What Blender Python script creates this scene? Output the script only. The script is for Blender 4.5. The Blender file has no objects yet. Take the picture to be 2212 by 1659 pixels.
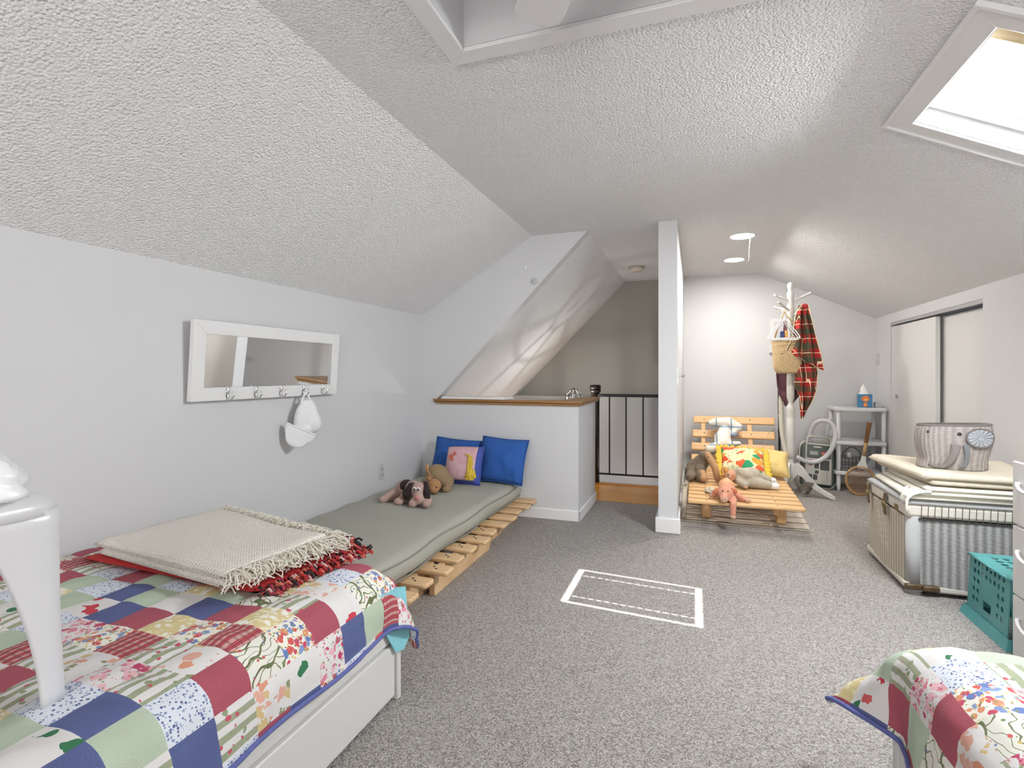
import bpy, bmesh, math, random
from mathutils import Vector, Matrix, noise
PI = math.pi
R = math.radians
scene = bpy.context.scene
C = scene.collection
random.seed(7)

# ------------------------------------------------------------------ camera
CAM_H = 1.12
cam_d = bpy.data.cameras.new('camera'); cam = bpy.data.objects.new('camera', cam_d); C.objects.link(cam)
cam.location = (0, 0, CAM_H)
cam.rotation_euler = (R(90), 0, R(19.2223))
cam_d.sensor_width = 36.0
cam_d.lens = 1130.0 / 2212.0 * 36.0
cam_d.shift_y = -21.5 / 2212.0
cam_d.clip_start = 0.02
scene.camera = cam

# ------------------------------------------------------------------ world, sun, large lights, exposure
scene.view_settings.view_transform = 'Standard'
scene.view_settings.look = 'None'
scene.view_settings.gamma = 1.0
scene.view_settings.use_curve_mapping = False
scene.view_settings.exposure = 0.38
w = bpy.data.worlds.new('sky'); scene.world = w; w.use_nodes = True
w.node_tree.nodes['Background'].inputs['Color'].default_value = (0.86, 0.92, 1.0, 1)
w.node_tree.nodes['Background'].inputs['Strength'].default_value = 1.6

def light(name, kind, loc, energy, color=(1, 1, 1), direction=None, **kw):
    d = bpy.data.lights.new(name, kind); d.energy = energy; d.color = color
    for k, v in kw.items(): setattr(d, k, v)
    o = bpy.data.objects.new(name, d); C.objects.link(o); o.location = loc
    if direction is not None:
        o.rotation_euler = Vector(direction).to_track_quat('-Z', 'Y').to_euler()
    return o

SUN_DIR = (-0.693, 0.25, -1.0)
light('sun', 'SUN', (3, -1, 6), 26.0, (1.0, 0.96, 0.9), SUN_DIR, angle=R(0.35))
# fill lights added behind the camera and down the stairwell to brighten both
light('back_fill_light', 'AREA', (-0.15, -3.12, 1.25), 135.0, (1.0, 0.985, 0.96), (0, 1, 0.9), shape='RECTANGLE', size=2.3, size_y=1.5)
light('stairwell_fill_light', 'AREA', (-1.3, 5.1, -1.9), 5.0, (1.0, 0.98, 0.93), (0.1, 0.1, 1), shape='RECTANGLE', size=1.0, size_y=1.4)
light('skylight_daylight', 'AREA', (1.097 + 0.07 * math.sin(math.atan(0.48964)), 2.195, 1.985 + 0.07 * math.cos(math.atan(0.48964))), 46.0, (0.93, 0.97, 1.0), (-math.sin(math.atan(0.48964)), 0, -math.cos(math.atan(0.48964))), shape='RECTANGLE', size=0.44, size_y=0.40)
scene.cycles.max_bounces = 14
scene.cycles.diffuse_bounces = 8
scene.cycles.sample_clamp_indirect = 6.0
scene.cycles.caustics_reflective = False
scene.cycles.caustics_refractive = False

# ------------------------------------------------------------------ materials
def new_mat(name, rough=0.6, color=(0.8, 0.8, 0.8), metal=0.0):
    m = bpy.data.materials.new(name); m.use_nodes = True
    b = m.node_tree.nodes['Principled BSDF']
    b.inputs['Base Color'].default_value = (*color, 1); b.inputs['Roughness'].default_value = rough
    b.inputs['Metallic'].default_value = metal
    return m
class NT:
    def __init__(s, m):
        s.m = m; s.t = m.node_tree; s.b = s.t.nodes['Principled BSDF']
    def n(s, kind, props=None, **ins):
        nd = s.t.nodes.new(kind)
        for k, v in (props or {}).items(): setattr(nd, k, v)
        for k, v in ins.items():
            k = k.replace('_', ' ') if isinstance(k, str) else k
            s.set(nd.inputs[int(k[1:])] if k[0] == 'i' and k[1:].isdigit() else nd.inputs[k], v)
        return nd
    def set(s, sock, v):
        if isinstance(v, bpy.types.NodeSocket): s.t.links.new(v, sock)
        elif isinstance(v, (tuple, list)) and len(v) == 3 and sock.type == 'RGBA': sock.default_value = (*v, 1)
        else: sock.default_value = v
    def obj(s): return s.n('ShaderNodeTexCoord').outputs['Object']
    def uv(s): return s.n('ShaderNodeTexCoord').outputs['UV']
    def scale(s, v, sc, rot=(0, 0, 0)): return s.n('ShaderNodeMapping', Vector=v, Scale=sc, Rotation=rot).outputs[0]
    def noise(s, v, sc, detail=2.0, rough=0.5): return s.n('ShaderNodeTexNoise', Vector=v, Scale=sc, Detail=detail, Roughness=rough).outputs['Fac']
    def vor(s, v, sc, rnd=1.0):
        n = s.n('ShaderNodeTexVoronoi', Vector=v, Scale=sc, Randomness=rnd); return n.outputs['Distance'], n.outputs['Color']
    def wave(s, v, sc, axis='X', dist=0.0, dsc=1.0, prof='SIN'):
        return s.n('ShaderNodeTexWave', {'bands_direction': axis, 'wave_profile': prof}, Vector=v, Scale=sc, Distortion=dist, i4=dsc).outputs['Fac']
    def math(s, op, a, b=0.0, c=0.0): return s.n('ShaderNodeMath', {'operation': op}, i0=a, i1=b, i2=c).outputs[0]
    def lt(s, a, b): return s.math('LESS_THAN', a, b)
    def gt(s, a, b): return s.math('GREATER_THAN', a, b)
    def mix(s, f, a, b):
        nd = s.n('ShaderNodeMix', {'data_type': 'RGBA'}); s.set(nd.inputs[0], f); s.set(nd.inputs[6], a); s.set(nd.inputs[7], b)
        return nd.outputs[2]
    def ramp(s, f, stops, interp='LINEAR'):
        nd = s.n('ShaderNodeValToRGB', Fac=f); cr = nd.color_ramp; cr.interpolation = interp
        while len(cr.elements) < len(stops): cr.elements.new(0.5)
        for e, (p, c) in zip(cr.elements, stops): e.position = p; e.color = (*c, 1)
        return nd.outputs[0]
    def color(s, c): s.set(s.b.inputs['Base Color'], c)
    def bump(s, h, strength=0.5, dist=0.01):
        s.set(s.b.inputs['Normal'], s.n('ShaderNodeBump', Height=h, Strength=strength, Distance=dist).outputs[0])

MATS = {}
def mat(name, color, rough=0.6, metal=0.0, var=0.0, vs=30.0, bump=None, sheen=0.0, coords='obj'):
    if name in MATS: return MATS[name]
    m = new_mat(name, rough, color, metal); t = NT(m)
    if var or bump:
        co = t.obj() if coords == 'obj' else t.uv()
        if var:
            f = t.noise(co, vs, 3.0)
            t.color(t.mix(f, tuple(max(0, c * (1 - var)) for c in color), tuple(min(1, c * (1 + var)) for c in color)))
        if bump:
            t.bump(t.noise(co, bump[0], 3.0, 0.6), bump[1], bump[2])
    if sheen: m.node_tree.nodes['Principled BSDF'].inputs['Sheen Weight'].default_value = sheen
    MATS[name] = m
    return m

PAINT = mat('wall_paint', (0.61, 0.61, 0.62), 0.55, var=0.012, vs=3.0, bump=(300, 0.05, 0.001))
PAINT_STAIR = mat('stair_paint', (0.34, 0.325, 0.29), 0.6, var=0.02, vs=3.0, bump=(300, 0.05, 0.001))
TRIM = mat('white_trim_paint', (0.75, 0.75, 0.75), 0.35)
DOORM = mat('closet_door_paint', (0.68, 0.68, 0.675), 0.3)
WHITE_PLASTIC = mat('white_plastic', (0.66, 0.66, 0.675), 0.28)
GREY_PLATE = mat('grey_plate', (0.52, 0.52, 0.51), 0.45)
DARK = mat('dark_slot', (0.03, 0.03, 0.03), 0.6)
CHROME = mat('chrome', (0.75, 0.75, 0.76), 0.18, 1.0)
BLACK_METAL = mat('black_iron', (0.006, 0.0055, 0.0055), 0.6)
BROWN_POST = mat('dark_brown_wood', (0.012, 0.007, 0.005), 0.5, var=0.3, vs=20)

def m_popcorn():
    m = new_mat('textured_ceiling', 0.85, (0.72, 0.72, 0.725)); t = NT(m); co = t.obj()
    d, _ = t.vor(co, 105.0)
    n1 = t.noise(co, 140.0, 3.0, 0.6)
    h = t.math('ADD', t.math('MULTIPLY', n1, 1.0), t.math('MULTIPLY', d, -0.8))
    t.bump(h, 0.9, 0.011)
    t.color(t.mix(n1, (0.82, 0.82, 0.82), (0.99, 0.99, 0.99)))
    return m
POPCORN = m_popcorn()

def m_carpet():
    m = new_mat('berber_carpet', 0.95); t = NT(m); co = t.obj()
    d, c = t.vor(co, 240.0)
    f = t.n('ShaderNodeSeparateColor', i0=c).outputs[0]
    base = t.ramp(f, [(0.0, (0.13, 0.115, 0.105)), (0.3, (0.265, 0.243, 0.224)), (0.6, (0.365, 0.340, 0.318)), (1.0, (0.52, 0.495, 0.47))])
    big = t.noise(co, 2.2, 3.0)
    t.color(t.mix(t.math('MULTIPLY', big, 0.25), base, (0.36, 0.335, 0.31)))
    t.bump(t.math('MULTIPLY', d, -1.0), 0.8, 0.006)
    return m
CARPET = m_carpet()

def m_wood(name, c1, c2, c3, rough=0.45, sc=(2, 22, 22), rot=(0, 0, 0), knots=True):
    m = new_mat(name, rough); t = NT(m); co = t.scale(t.obj(), sc, rot)
    n = t.noise(co, 1.6, 4.0, 0.6)
    wv = t.wave(co, 0.55, 'Y', 6.0, 0.8)
    col = t.mix(wv, c1, c2)
    col = t.mix(t.math('MULTIPLY', n, 0.6), col, c3)
    t.color(col); t.bump(n, 0.12, 0.002)
    return m
PINE = m_wood('pine_slat', (0.66, 0.44, 0.24), (0.76, 0.55, 0.33), (0.52, 0.31, 0.14), 0.5)
PINE_Y = m_wood('pine_beam', (0.64, 0.42, 0.23), (0.74, 0.53, 0.31), (0.54, 0.33, 0.16), 0.5, (22, 2, 22))
PINE_PALE = m_wood('pale_pine', (0.66, 0.41, 0.19), (0.74, 0.49, 0.25), (0.54, 0.30, 0.12), 0.5)
OAK = m_wood('oak_cap', (0.30, 0.15, 0.05), (0.40, 0.22, 0.085), (0.22, 0.10, 0.03), 0.3, (3, 26, 26))
OAK_FLOOR = m_wood('oak_landing', (0.52, 0.22, 0.03), (0.64, 0.31, 0.05), (0.38, 0.15, 0.02), 0.25, (6, 14, 14))
RAW_PINE = m_wood('sash_pine', (0.70, 0.56, 0.34), (0.80, 0.68, 0.46), (0.45, 0.30, 0.12), 0.5, (3, 20, 20))

def m_weave(name, c1, c2, sc=420.0, bstr=0.4, coords='obj', rough=0.9, d=0.002):
    m = new_mat(name, rough); t = NT(m); co = t.obj() if coords == 'obj' else t.uv()
    a = t.wave(co, sc / 20.0, 'X'); b = t.wave(co, sc / 20.0, 'Y')
    h = t.math('MULTIPLY', a, b); n = t.noise(co, 40.0)
    t.color(t.mix(t.math('ADD', t.math('MULTIPLY', h, 0.6), t.math('MULTIPLY', n, 0.4)), c1, c2)); t.bump(h, bstr, d)
    return m
FUTON = m_weave('sage_canvas', (0.33, 0.325, 0.275), (0.40, 0.395, 0.34), 3000.0, 0.15)
BLUE_CLOTH = m_weave('blue_seersucker', (0.014, 0.07, 0.30), (0.04, 0.17, 0.55), 1500.0, 0.6, 'uv', d=0.003)

# patchwork fabrics, all in cloth metres (UV)
def fab_plain(name, c, k=0.25):
    m = new_mat(name, 0.9); t = NT(m); uv = t.uv()
    wv = t.wave(uv, 60.0, 'X', 1.5, 3.0); n = t.noise(uv, 220.0)
    lo = tuple(x * (1 - k) for x in c); hi = tuple(min(1, x * (1 + k)) for x in c)
    t.color(t.mix(t.math('MULTIPLY', wv, n), lo, hi)); t.bump(t.noise(uv, 25.0, 3.0), 0.35, 0.006)
    return m
def fab_print(name, base, layers, stripe=None):
    """layers: (scale, radius, colours, distort)"""
    m = new_mat(name, 0.9); t = NT(m); uv = t.uv(); col = base
    if stripe:
        sc, c2, thr = stripe
        col = t.mix(t.gt(t.wave(uv, sc, 'X', 0.4, 2.0), thr), col, c2)
    for i, (sc, rad, cols, dis) in enumerate(layers):
        co = uv
        if dis:
            nz = t.n('ShaderNodeTexNoise', Vector=uv, Scale=sc * 1.6, Detail=2.0).outputs['Color']
            sub = t.n('ShaderNodeVectorMath', {'operation': 'SUBTRACT'}, i0=nz, i1=(0.5, 0.5, 0.5)).outputs[0]
            scl = t.n('ShaderNodeVectorMath', {'operation': 'SCALE'}, i0=sub, Scale=dis / sc).outputs[0]
            co = t.n('ShaderNodeVectorMath', {'operation': 'ADD'}, i0=uv, i1=scl).outputs[0]
        co = t.n('ShaderNodeVectorMath', {'operation': 'ADD'}, i0=co, i1=(3.7 * i, 1.3 * i, 0)).outputs[0]
        d, c = t.vor(co, sc, 0.9)
        f = t.n('ShaderNodeSeparateColor', i0=c).outputs[0]
        g = t.n('ShaderNodeSeparateColor', i0=c).outputs[1]
        cc = t.ramp(f, [(j / len(cols), x) for j, x in enumerate(cols)], 'CONSTANT')
        r2 = t.math('MULTIPLY', t.math('ADD', g, 0.45), rad)
        col = t.mix(t.lt(d, r2), col, cc)
    t.color(col); t.bump(t.noise(uv, 25.0, 3.0), 0.35, 0.006)
    return m
def fab_plaid(name, base, c2, c3):
    m = new_mat(name, 0.9); t = NT(m); uv = t.uv()
    a = t.gt(t.wave(uv, 14.0, 'X', 0.6, 2.0), 0.72); b = t.gt(t.wave(uv, 17.0, 'Y', 0.6, 2.0), 0.75)
    f = t.gt(t.wave(uv, 50.0, 'X', 1.0, 2.0), 0.7)
    col = t.mix(t.math('MULTIPLY', a, 0.65), base, c2); col = t.mix(t.math('MULTIPLY', b, 0.5), col, c3)
    col = t.mix(t.math('MULTIPLY', f, 0.25), col, c2)
    t.color(col); t.bump(t.noise(uv, 25.0, 3.0), 0.35, 0.006)
    return m
def fab_vine(name):
    m = new_mat(name, 0.9); t = NT(m); uv = t.uv()
    wv = t.n('ShaderNodeTexWave', {'bands_direction': 'DIAGONAL'}, Vector=uv, Scale=7.0, Distortion=14.0, Detail=2.0).outputs['Fac']
    wv2 = t.n('ShaderNodeTexWave', {'bands_direction': 'X'}, Vector=uv, Scale=11.0, Distortion=20.0, Detail=2.0).outputs['Fac']
    col = t.mix(t.lt(wv, 0.05), (0.70, 0.69, 0.62), (0.12, 0.14, 0.06))
    col = t.mix(t.lt(wv2, 0.035), col, (0.16, 0.18, 0.09))
    d, c = t.vor(uv, 62.0); g = t.n('ShaderNodeSeparateColor', i0=c).outputs[1]
    f = t.n('ShaderNodeSeparateColor', i0=c).outputs[0]
    cc = t.ramp(f, [(0, (0.55, 0.10, 0.10)), (0.35, (0.20, 0.26, 0.12)), (0.6, (0.60, 0.40, 0.14)), (0.8, (0.16, 0.20, 0.40))], 'CONSTANT')
    col = t.mix(t.lt(d, t.math('MULTIPLY', g, 0.32)), col, cc)
    t.color(col); t.bump(t.noise(uv, 25.0, 3.0), 0.35, 0.006)
    return m
WH = (0.66, 0.645, 0.635)
QF = [
    fab_plain('rose_patch', (0.40, 0.085, 0.12)),
    fab_plain('denim_patch', (0.095, 0.12, 0.28)),
    fab_plain('sage_patch', (0.44, 0.52, 0.40), 0.12),
    fab_plaid('red_plaid_patch', (0.36, 0.02, 0.035), (0.60, 0.45, 0.42), (0.12, 0.02, 0.03)),
    fab_print('yellow_flower_patch', (0.62, 0.52, 0.27), [(60, 0.5, [(0.78, 0.76, 0.68), (0.72, 0.66, 0.45)], 0.8)]),
    fab_print('pink_floral_patch', WH, [(48, 0.48, [(0.62, 0.20, 0.27), (0.70, 0.42, 0.45), (0.45, 0.05, 0.12), (0.66, 0.34, 0.38)], 0.9), (100, 0.28, [(0.24, 0.30, 0.16), (0.55, 0.12, 0.18)], 0.3)]),
    fab_print('blue_sprig_patch', (0.62, 0.66, 0.72), [(150, 0.36, [(0.08, 0.11, 0.26), (0.16, 0.20, 0.36), (0.3, 0.36, 0.5)], 0.3)]),
    fab_print('green_stripe_patch', WH, [(48, 0.26, [(0.50, 0.08, 0.12), (0.25, 0.30, 0.18)], 0.4)], (9.5, (0.30, 0.33, 0.22), 0.55)),
    fab_vine('vine_patch'),
    fab_print('mixed_bouquet_patch', (0.74, 0.72, 0.64), [(55, 0.5, [(0.55, 0.09, 0.08), (0.12, 0.18, 0.42), (0.62, 0.25, 0.14), (0.50, 0.06, 0.12), (0.20, 0.28, 0.5)], 0.7), (120, 0.3, [(0.2, 0.26, 0.1), (0.6, 0.45, 0.15)], 0.3)]),
    fab_print('big_rose_patch', WH, [(15, 0.38, [(0.50, 0.04, 0.06), WH, (0.03, 0.16, 0.07), WH, (0.56, 0.10, 0.10)], 0.8)]),
    fab_print('tan_leaf_patch', WH, [(32, 0.45, [(0.58, 0.44, 0.22), (0.62, 0.28, 0.18), (0.24, 0.27, 0.14), (0.66, 0.36, 0.28)], 1.0)]),
]
QBIND = mat('blue_binding', (0.10, 0.12, 0.32), 0.9, var=0.2, vs=120)
QBACK = fab_print('quilt_backing', (0.55, 0.53, 0.45), [(130, 0.38, [(0.06, 0.07, 0.12), (0.12, 0.13, 0.18)], 0.3)])

def m_knit(name, c1, c2, sc=60.0, strength=0.9, d=0.006):
    m = new_mat(name, 0.95); t = NT(m); co = t.uv()
    a = t.wave(co, sc / 3.0, 'X', 1.0, 2.0); b = t.wave(co, sc / 2.6, 'Y', 1.0, 2.0)
    h = t.math('MULTIPLY', a, b); t.color(t.mix(h, c1, c2)); t.bump(h, strength, d)
    return m
CREAM_KNIT = m_knit('cream_knit', (0.74, 0.70, 0.63), (0.90, 0.87, 0.81), 75.0)
CREAM_YARN = mat('cream_yarn', (0.72, 0.68, 0.60), 0.95, var=0.15, vs=60)
BEIGE_KNIT = m_knit('beige_knit', (0.60, 0.53, 0.42), (0.76, 0.70, 0.58), 110.0, 0.5, 0.003)
CREAM_CLOTH = mat('cream_cloth', (0.76, 0.73, 0.64), 0.9, var=0.06, vs=18, bump=(60, 0.2, 0.004))
WHITE_CLOTH = mat('white_cloth', (0.80, 0.80, 0.79), 0.9, var=0.05, vs=30, bump=(60, 0.2, 0.004))
RED_WOOL = mat('red_wool', (0.38, 0.02, 0.02), 0.9, var=0.2, vs=60)
def m_wicker(name, c1, c2, rib=9.0, fine=55.0):
    m = new_mat(name, 0.75); t = NT(m); uv = t.uv()
    a = t.wave(uv, rib, 'X', 0.5, 1.0); b = t.wave(uv, fine, 'Y', 0.8, 2.0); n = t.noise(uv, 90.0, 3.0)
    h = t.math('ADD', t.math('MULTIPLY', a, 0.8), t.math('MULTIPLY', b, 0.5))
    k = t.math('ADD', t.math('MULTIPLY', a, 0.45), t.math('ADD', t.math('MULTIPLY', b, 0.25), t.math('MULTIPLY', n, 0.3)))
    t.color(t.mix(k, c1, c2)); t.bump(h, 0.8, 0.006)
    return m
WICKER_GREY = m_wicker('grey_wicker', (0.10, 0.09, 0.085), (0.62, 0.60, 0.60))
WICKER_CREAM = m_wicker('cream_wicker', (0.30, 0.24, 0.17), (0.78, 0.73, 0.62))
WICKER_ELE = m_wicker('basket_wicker', (0.30, 0.25, 0.23), (0.56, 0.51, 0.48), 12.0, 60.0)
WRAP = m_wicker('wrapped_cane', (0.42, 0.42, 0.42), (0.66, 0.66, 0.67), 0.3, 75.0)
BANDM = mat('cream_band', (0.62, 0.58, 0.52), 0.6, var=0.15, vs=20)
LEATHER = mat('old_leather', (0.10, 0.06, 0.03), 0.5, var=0.5, vs=60)
def m_straw():
    m = new_mat('straw', 0.85); t = NT(m); co = t.obj()
    d, c = t.vor(t.scale(co, (1, 1, 2.2)), 85.0); n = t.noise(co, 120.0, 3.0)
    t.color(t.mix(t.math('MULTIPLY', d, n), (0.70, 0.52, 0.29), (0.22, 0.12, 0.045))); t.bump(t.math('MULTIPLY', d, -1.0), 0.9, 0.01)
    return m
STRAW = m_straw()
def m_tartan():
    m = new_mat('red_tartan', 0.9); t = NT(m); uv = t.uv()
    def band(ax, sc, thr, ph=0.0):
        v = t.n('ShaderNodeMapping', Vector=uv, Location=(ph, ph, 0)).outputs[0]
        return t.gt(t.wave(v, sc, ax), thr)
    red = (0.34, 0.012, 0.012)
    col = t.mix(t.math('MULTIPLY', band('X', 2.4, 0.62), 0.8), red, (0.03, 0.045, 0.02))
    col = t.mix(t.math('MULTIPLY', band('Y', 2.4, 0.66), 0.75), col, (0.025, 0.05, 0.025))
    col = t.mix(band('X', 2.4, 0.996, 0.065), col, (0.70, 0.60, 0.42)); col = t.mix(band('Y', 2.4, 0.996, 0.065), col, (0.72, 0.58, 0.36))
    t.color(col); t.bump(t.noise(uv, 200.0), 0.3, 0.002)
    return m
TARTAN = m_tartan()
TARTAN_HEM = mat('tartan_hem', (0.72, 0.62, 0.42), 0.9)
def m_plush(name, c, var=0.25, vs=90):
    m = new_mat(name, 0.95, c); t = NT(m); co = t.obj(); n = t.noise(co, vs, 4.0, 0.7)
    t.color(t.mix(n, tuple(x * (1 - var) for x in c), tuple(min(1, x * (1 + var)) for x in c))); t.bump(n, 0.6, 0.006)
    m.node_tree.nodes['Principled BSDF'].inputs['Sheen Weight'].default_value = 0.05
    return m
def m_rug():
    m = new_mat('striped_rug', 0.95); t = NT(m); co = t.obj()
    a = t.gt(t.wave(co, 1.9, 'Y', 0.6, 1.0), 0.965)
    n = t.noise(co, 230.0)
    base = t.mix(n, (0.40, 0.35, 0.28), (0.62, 0.56, 0.47))
    t.color(t.mix(a, base, (0.10, 0.08, 0.065))); t.bump(n, 0.6, 0.004)
    return m
RUG = m_rug()

# ------------------------------------------------------------------ geometry helpers
class B:
    def __init__(s):
        s.bm = bmesh.new(); s.uv = s.bm.loops.layers.uv.new('UVMap'); s.mi = 0
    def v(s, co): return s.bm.verts.new(co)
    def f(s, vs, uvs=None):
        try: fc = s.bm.faces.new(vs)
        except ValueError: return None
        fc.material_index = s.mi
        if uvs:
            for l, u in zip(fc.loops, uvs): l[s.uv].uv = u
        return fc
    def quad(s, a, b, c, d, uvs=None): return s.f([s.v(a), s.v(b), s.v(c), s.v(d)], uvs)
    def hexa(s, bot, top):
        """bot, top: four points each, anticlockwise seen from above"""
        b = [s.v(p) for p in bot]; t = [s.v(p) for p in top]
        s.f(b[::-1]); s.f(t)
        for i in range(4):
            j = (i + 1) % 4; s.f([b[i], b[j], t[j], t[i]])
        return s
    def box(s, x0, x1, y0, y1, z0, z1):
        return s.hexa([(x0, y0, z0), (x1, y0, z0), (x1, y1, z0), (x0, y1, z0)], [(x0, y0, z1), (x1, y0, z1), (x1, y1, z1), (x0, y1, z1)])
    def obox(s, c, size, rot=None):
        """oriented box, rot a Matrix 3x3"""
        hx, hy, hz = (k / 2 for k in size); rot = rot or Matrix.Identity(3)
        P = lambda x, y, z: tuple(Vector(c) + rot @ Vector((x, y, z)))
        return s.hexa([P(-hx, -hy, -hz), P(hx, -hy, -hz), P(hx, hy, -hz), P(-hx, hy, -hz)], [P(-hx, -hy, hz), P(hx, -hy, hz), P(hx, hy, hz), P(-hx, hy, hz)])
    def prism(s, pts, d):
        """pts: 3D polygon, extruded by vector d"""
        d = Vector(d); a = [s.v(p) for p in pts]; b = [s.v(Vector(p) + d) for p in pts]
        s.f(a[::-1]); s.f(b)
        for i in range(len(a)):
            j = (i + 1) % len(a); s.f([a[i], a[j], b[j], b[i]])
        return s
    def tube(s, pts, r, n=10, caps=True, flat=None):
        pts = [Vector(p) for p in pts]; k = len(pts)
        rr = r if isinstance(r, (list, tuple)) else [r] * k
        rings = []; up = None; L = 0.0
        for i, p in enumerate(pts):
            t = (pts[min(i + 1, k - 1)] - pts[max(i - 1, 0)])
            t = t.normalized() if t.length > 1e-9 else Vector((0, 0, 1))
            if up is None:
                up = Vector((0, 0, 1)) if abs(t.z) < 0.9 else Vector((1, 0, 0))
            a = up - t * up.dot(t)
            a = a.normalized() if a.length > 1e-6 else t.orthogonal().normalized()
            up = a; b = t.cross(a)
            if i: L += (pts[i] - pts[i - 1]).length
            fl = flat if flat else 1.0
            rings.append(([s.v(p + (a * math.cos(q) + b * math.sin(q) * fl) * rr[i]) for q in [2 * PI * j / n for j in range(n)]], L))
        for (ra, la), (rb, lb) in zip(rings, rings[1:]):
            for j in range(n):
                jj = (j + 1) % n
                s.f([ra[j], ra[jj], rb[jj], rb[j]], [(j / n, la), ((j + 1) / n, la), ((j + 1) / n, lb), (j / n, lb)])
        if caps: s.f(rings[0][0][::-1]); s.f(rings[-1][0])
        return s
    def lathe(s, prof, c, n=24, M=None):
        """prof: (radius, z) list; c: base point"""
        c = Vector(c); M = M or Matrix.Identity(3); rings = []
        for r, z in prof:
            rings.append([s.v(c + M @ Vector((max(r, 1e-4) * math.cos(q), max(r, 1e-4) * math.sin(q), z))) for q in [2 * PI * j / n for j in range(n)]])
        for (ra, rb, pa, pb) in zip(rings, rings[1:], prof, prof[1:]):
            for j in range(n):
                jj = (j + 1) % n
                s.f([ra[j], ra[jj], rb[jj], rb[j]], [(j / n, pa[1]), ((j + 1) / n, pa[1]), ((j + 1) / n, pb[1]), (j / n, pb[1])])
        s.f(rings[0][::-1]); s.f(rings[-1])
        return s
    def ell(s, c, r, rot=None, n=16):
        c = Vector(c); r = (r, r, r) if isinstance(r, (int, float)) else r; rot = rot or Matrix.Identity(3)
        m = Matrix.Translation(c) @ rot.to_4x4() @ Matrix.Diagonal((*r, 1))
        k = len(s.bm.faces)
        bmesh.ops.create_uvsphere(s.bm, u_segments=n, v_segments=max(6, n * 2 // 3), radius=1.0, matrix=m)
        s.bm.faces.ensure_lookup_table()
        for fc in s.bm.faces[k:]: fc.material_index = s.mi
        return s
    def cap(s, a, b, ra, rb, n=12):
        """tapered capsule"""
        s.tube([a, b], [ra, rb], n); s.ell(a, ra, n=n); s.ell(b, rb, n=n)
        return s

def tri(rx=0, ry=0, rz=0):
    return (Matrix.Rotation(R(rz), 3, 'Z') @ Matrix.Rotation(R(ry), 3, 'Y') @ Matrix.Rotation(R(rx), 3, 'X'))

def make(name, b, mats, parent=None, smooth=False, bevel=0.0, label=None, cat=None, group=None, kind=None, remesh=0.0, sub=0, origin=None, thick=0.0):
    me = bpy.data.meshes.new(name)
    bm = b.bm
    bmesh.ops.recalc_face_normals(bm, faces=bm.faces[:])
    if origin is not None: bmesh.ops.translate(bm, verts=bm.verts[:], vec=-Vector(origin))
    bm.to_mesh(me); bm.free()
    for m in (mats if isinstance(mats, (list, tuple)) else [mats]): me.materials.append(m)
    o = bpy.data.objects.new(name, me); C.objects.link(o)
    if origin is not None: o.location = origin
    if parent is not None:
        o.parent = parent; o.location = Vector(o.location) - parent_loc(parent)
        if origin is None: o.location = -parent_loc(parent)
    if thick:
        md = o.modifiers.new('thickness', 'SOLIDIFY'); md.thickness = thick; md.offset = 0
    if bevel:
        md = o.modifiers.new('rounded', 'BEVEL'); md.width = bevel; md.segments = 2; md.limit_method = 'ANGLE'; md.angle_limit = R(35)
    if remesh:
        md = o.modifiers.new('skin', 'REMESH'); md.mode = 'VOXEL'; md.voxel_size = remesh; md.use_smooth_shade = True
        md = o.modifiers.new('soften', 'SMOOTH'); md.iterations = 4; md.factor = 0.6
    if sub:
        md = o.modifiers.new('smooth', 'SUBSURF'); md.levels = sub; md.render_levels = sub
    if smooth or bevel:
        for p in me.polygons: p.use_smooth = True
        if not smooth:
            try: me.set_sharp_from_angle(angle=R(35))
            except Exception: pass
    if label: o['label'] = label
    if cat: o['category'] = cat
    if group: o['group'] = group
    if kind: o['kind'] = kind
    return o
def parent_loc(p):
    v = Vector(p.location)
    while p.parent: p = p.parent; v += Vector(p.location)
    return v
def thing(name, label, cat, loc, group=None):
    o = bpy.data.objects.new(name, None); C.objects.link(o); o.location = loc; o.empty_display_size = 0.05
    o['label'] = label; o['category'] = cat
    if group: o['group'] = group
    return o
def struct(name, b, m, parent=None, **kw): return make(name, b, m, parent, kind='structure' if parent is None else None, **kw)
def dup(root, delta, label=None):
    r = root.copy(); C.objects.link(r); r.location = Vector(root.location) + Vector(delta)
    if label: r['label'] = label
    for ch in root.children:
        c = ch.copy(); C.objects.link(c); c.parent = r
        for g in ch.children:
            d = g.copy(); C.objects.link(d); d.parent = c
    return r
def spline(pts, n=8):
    """Catmull-Rom through pts"""
    P = [Vector(p) for p in pts]; P = [P[0] * 2 - P[1]] + P + [P[-1] * 2 - P[-2]]; out = []
    for i in range(1, len(P) - 2):
        a, b, c, d = P[i - 1:i + 3]
        for k in range(n):
            t = k / n
            out.append(0.5 * ((2 * b) + (c - a) * t + (2 * a - 5 * b + 4 * c - d) * t * t + (3 * b - a - 3 * c + d) * t ** 3))
    out.append(P[-2]); return out

# ------------------------------------------------------------------ the room
XL, XR, YB, YH, YF = -2.164, 1.72, -3.2, 3.909, 6.188
ZC, ZKL, ZKR = 2.2, 1.611, 1.68
XCL, XCR = -1.195, 0.658
SL = (ZC - ZKR) / (XR - XCR); AL = math.atan(SL)
T = 0.12

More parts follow.
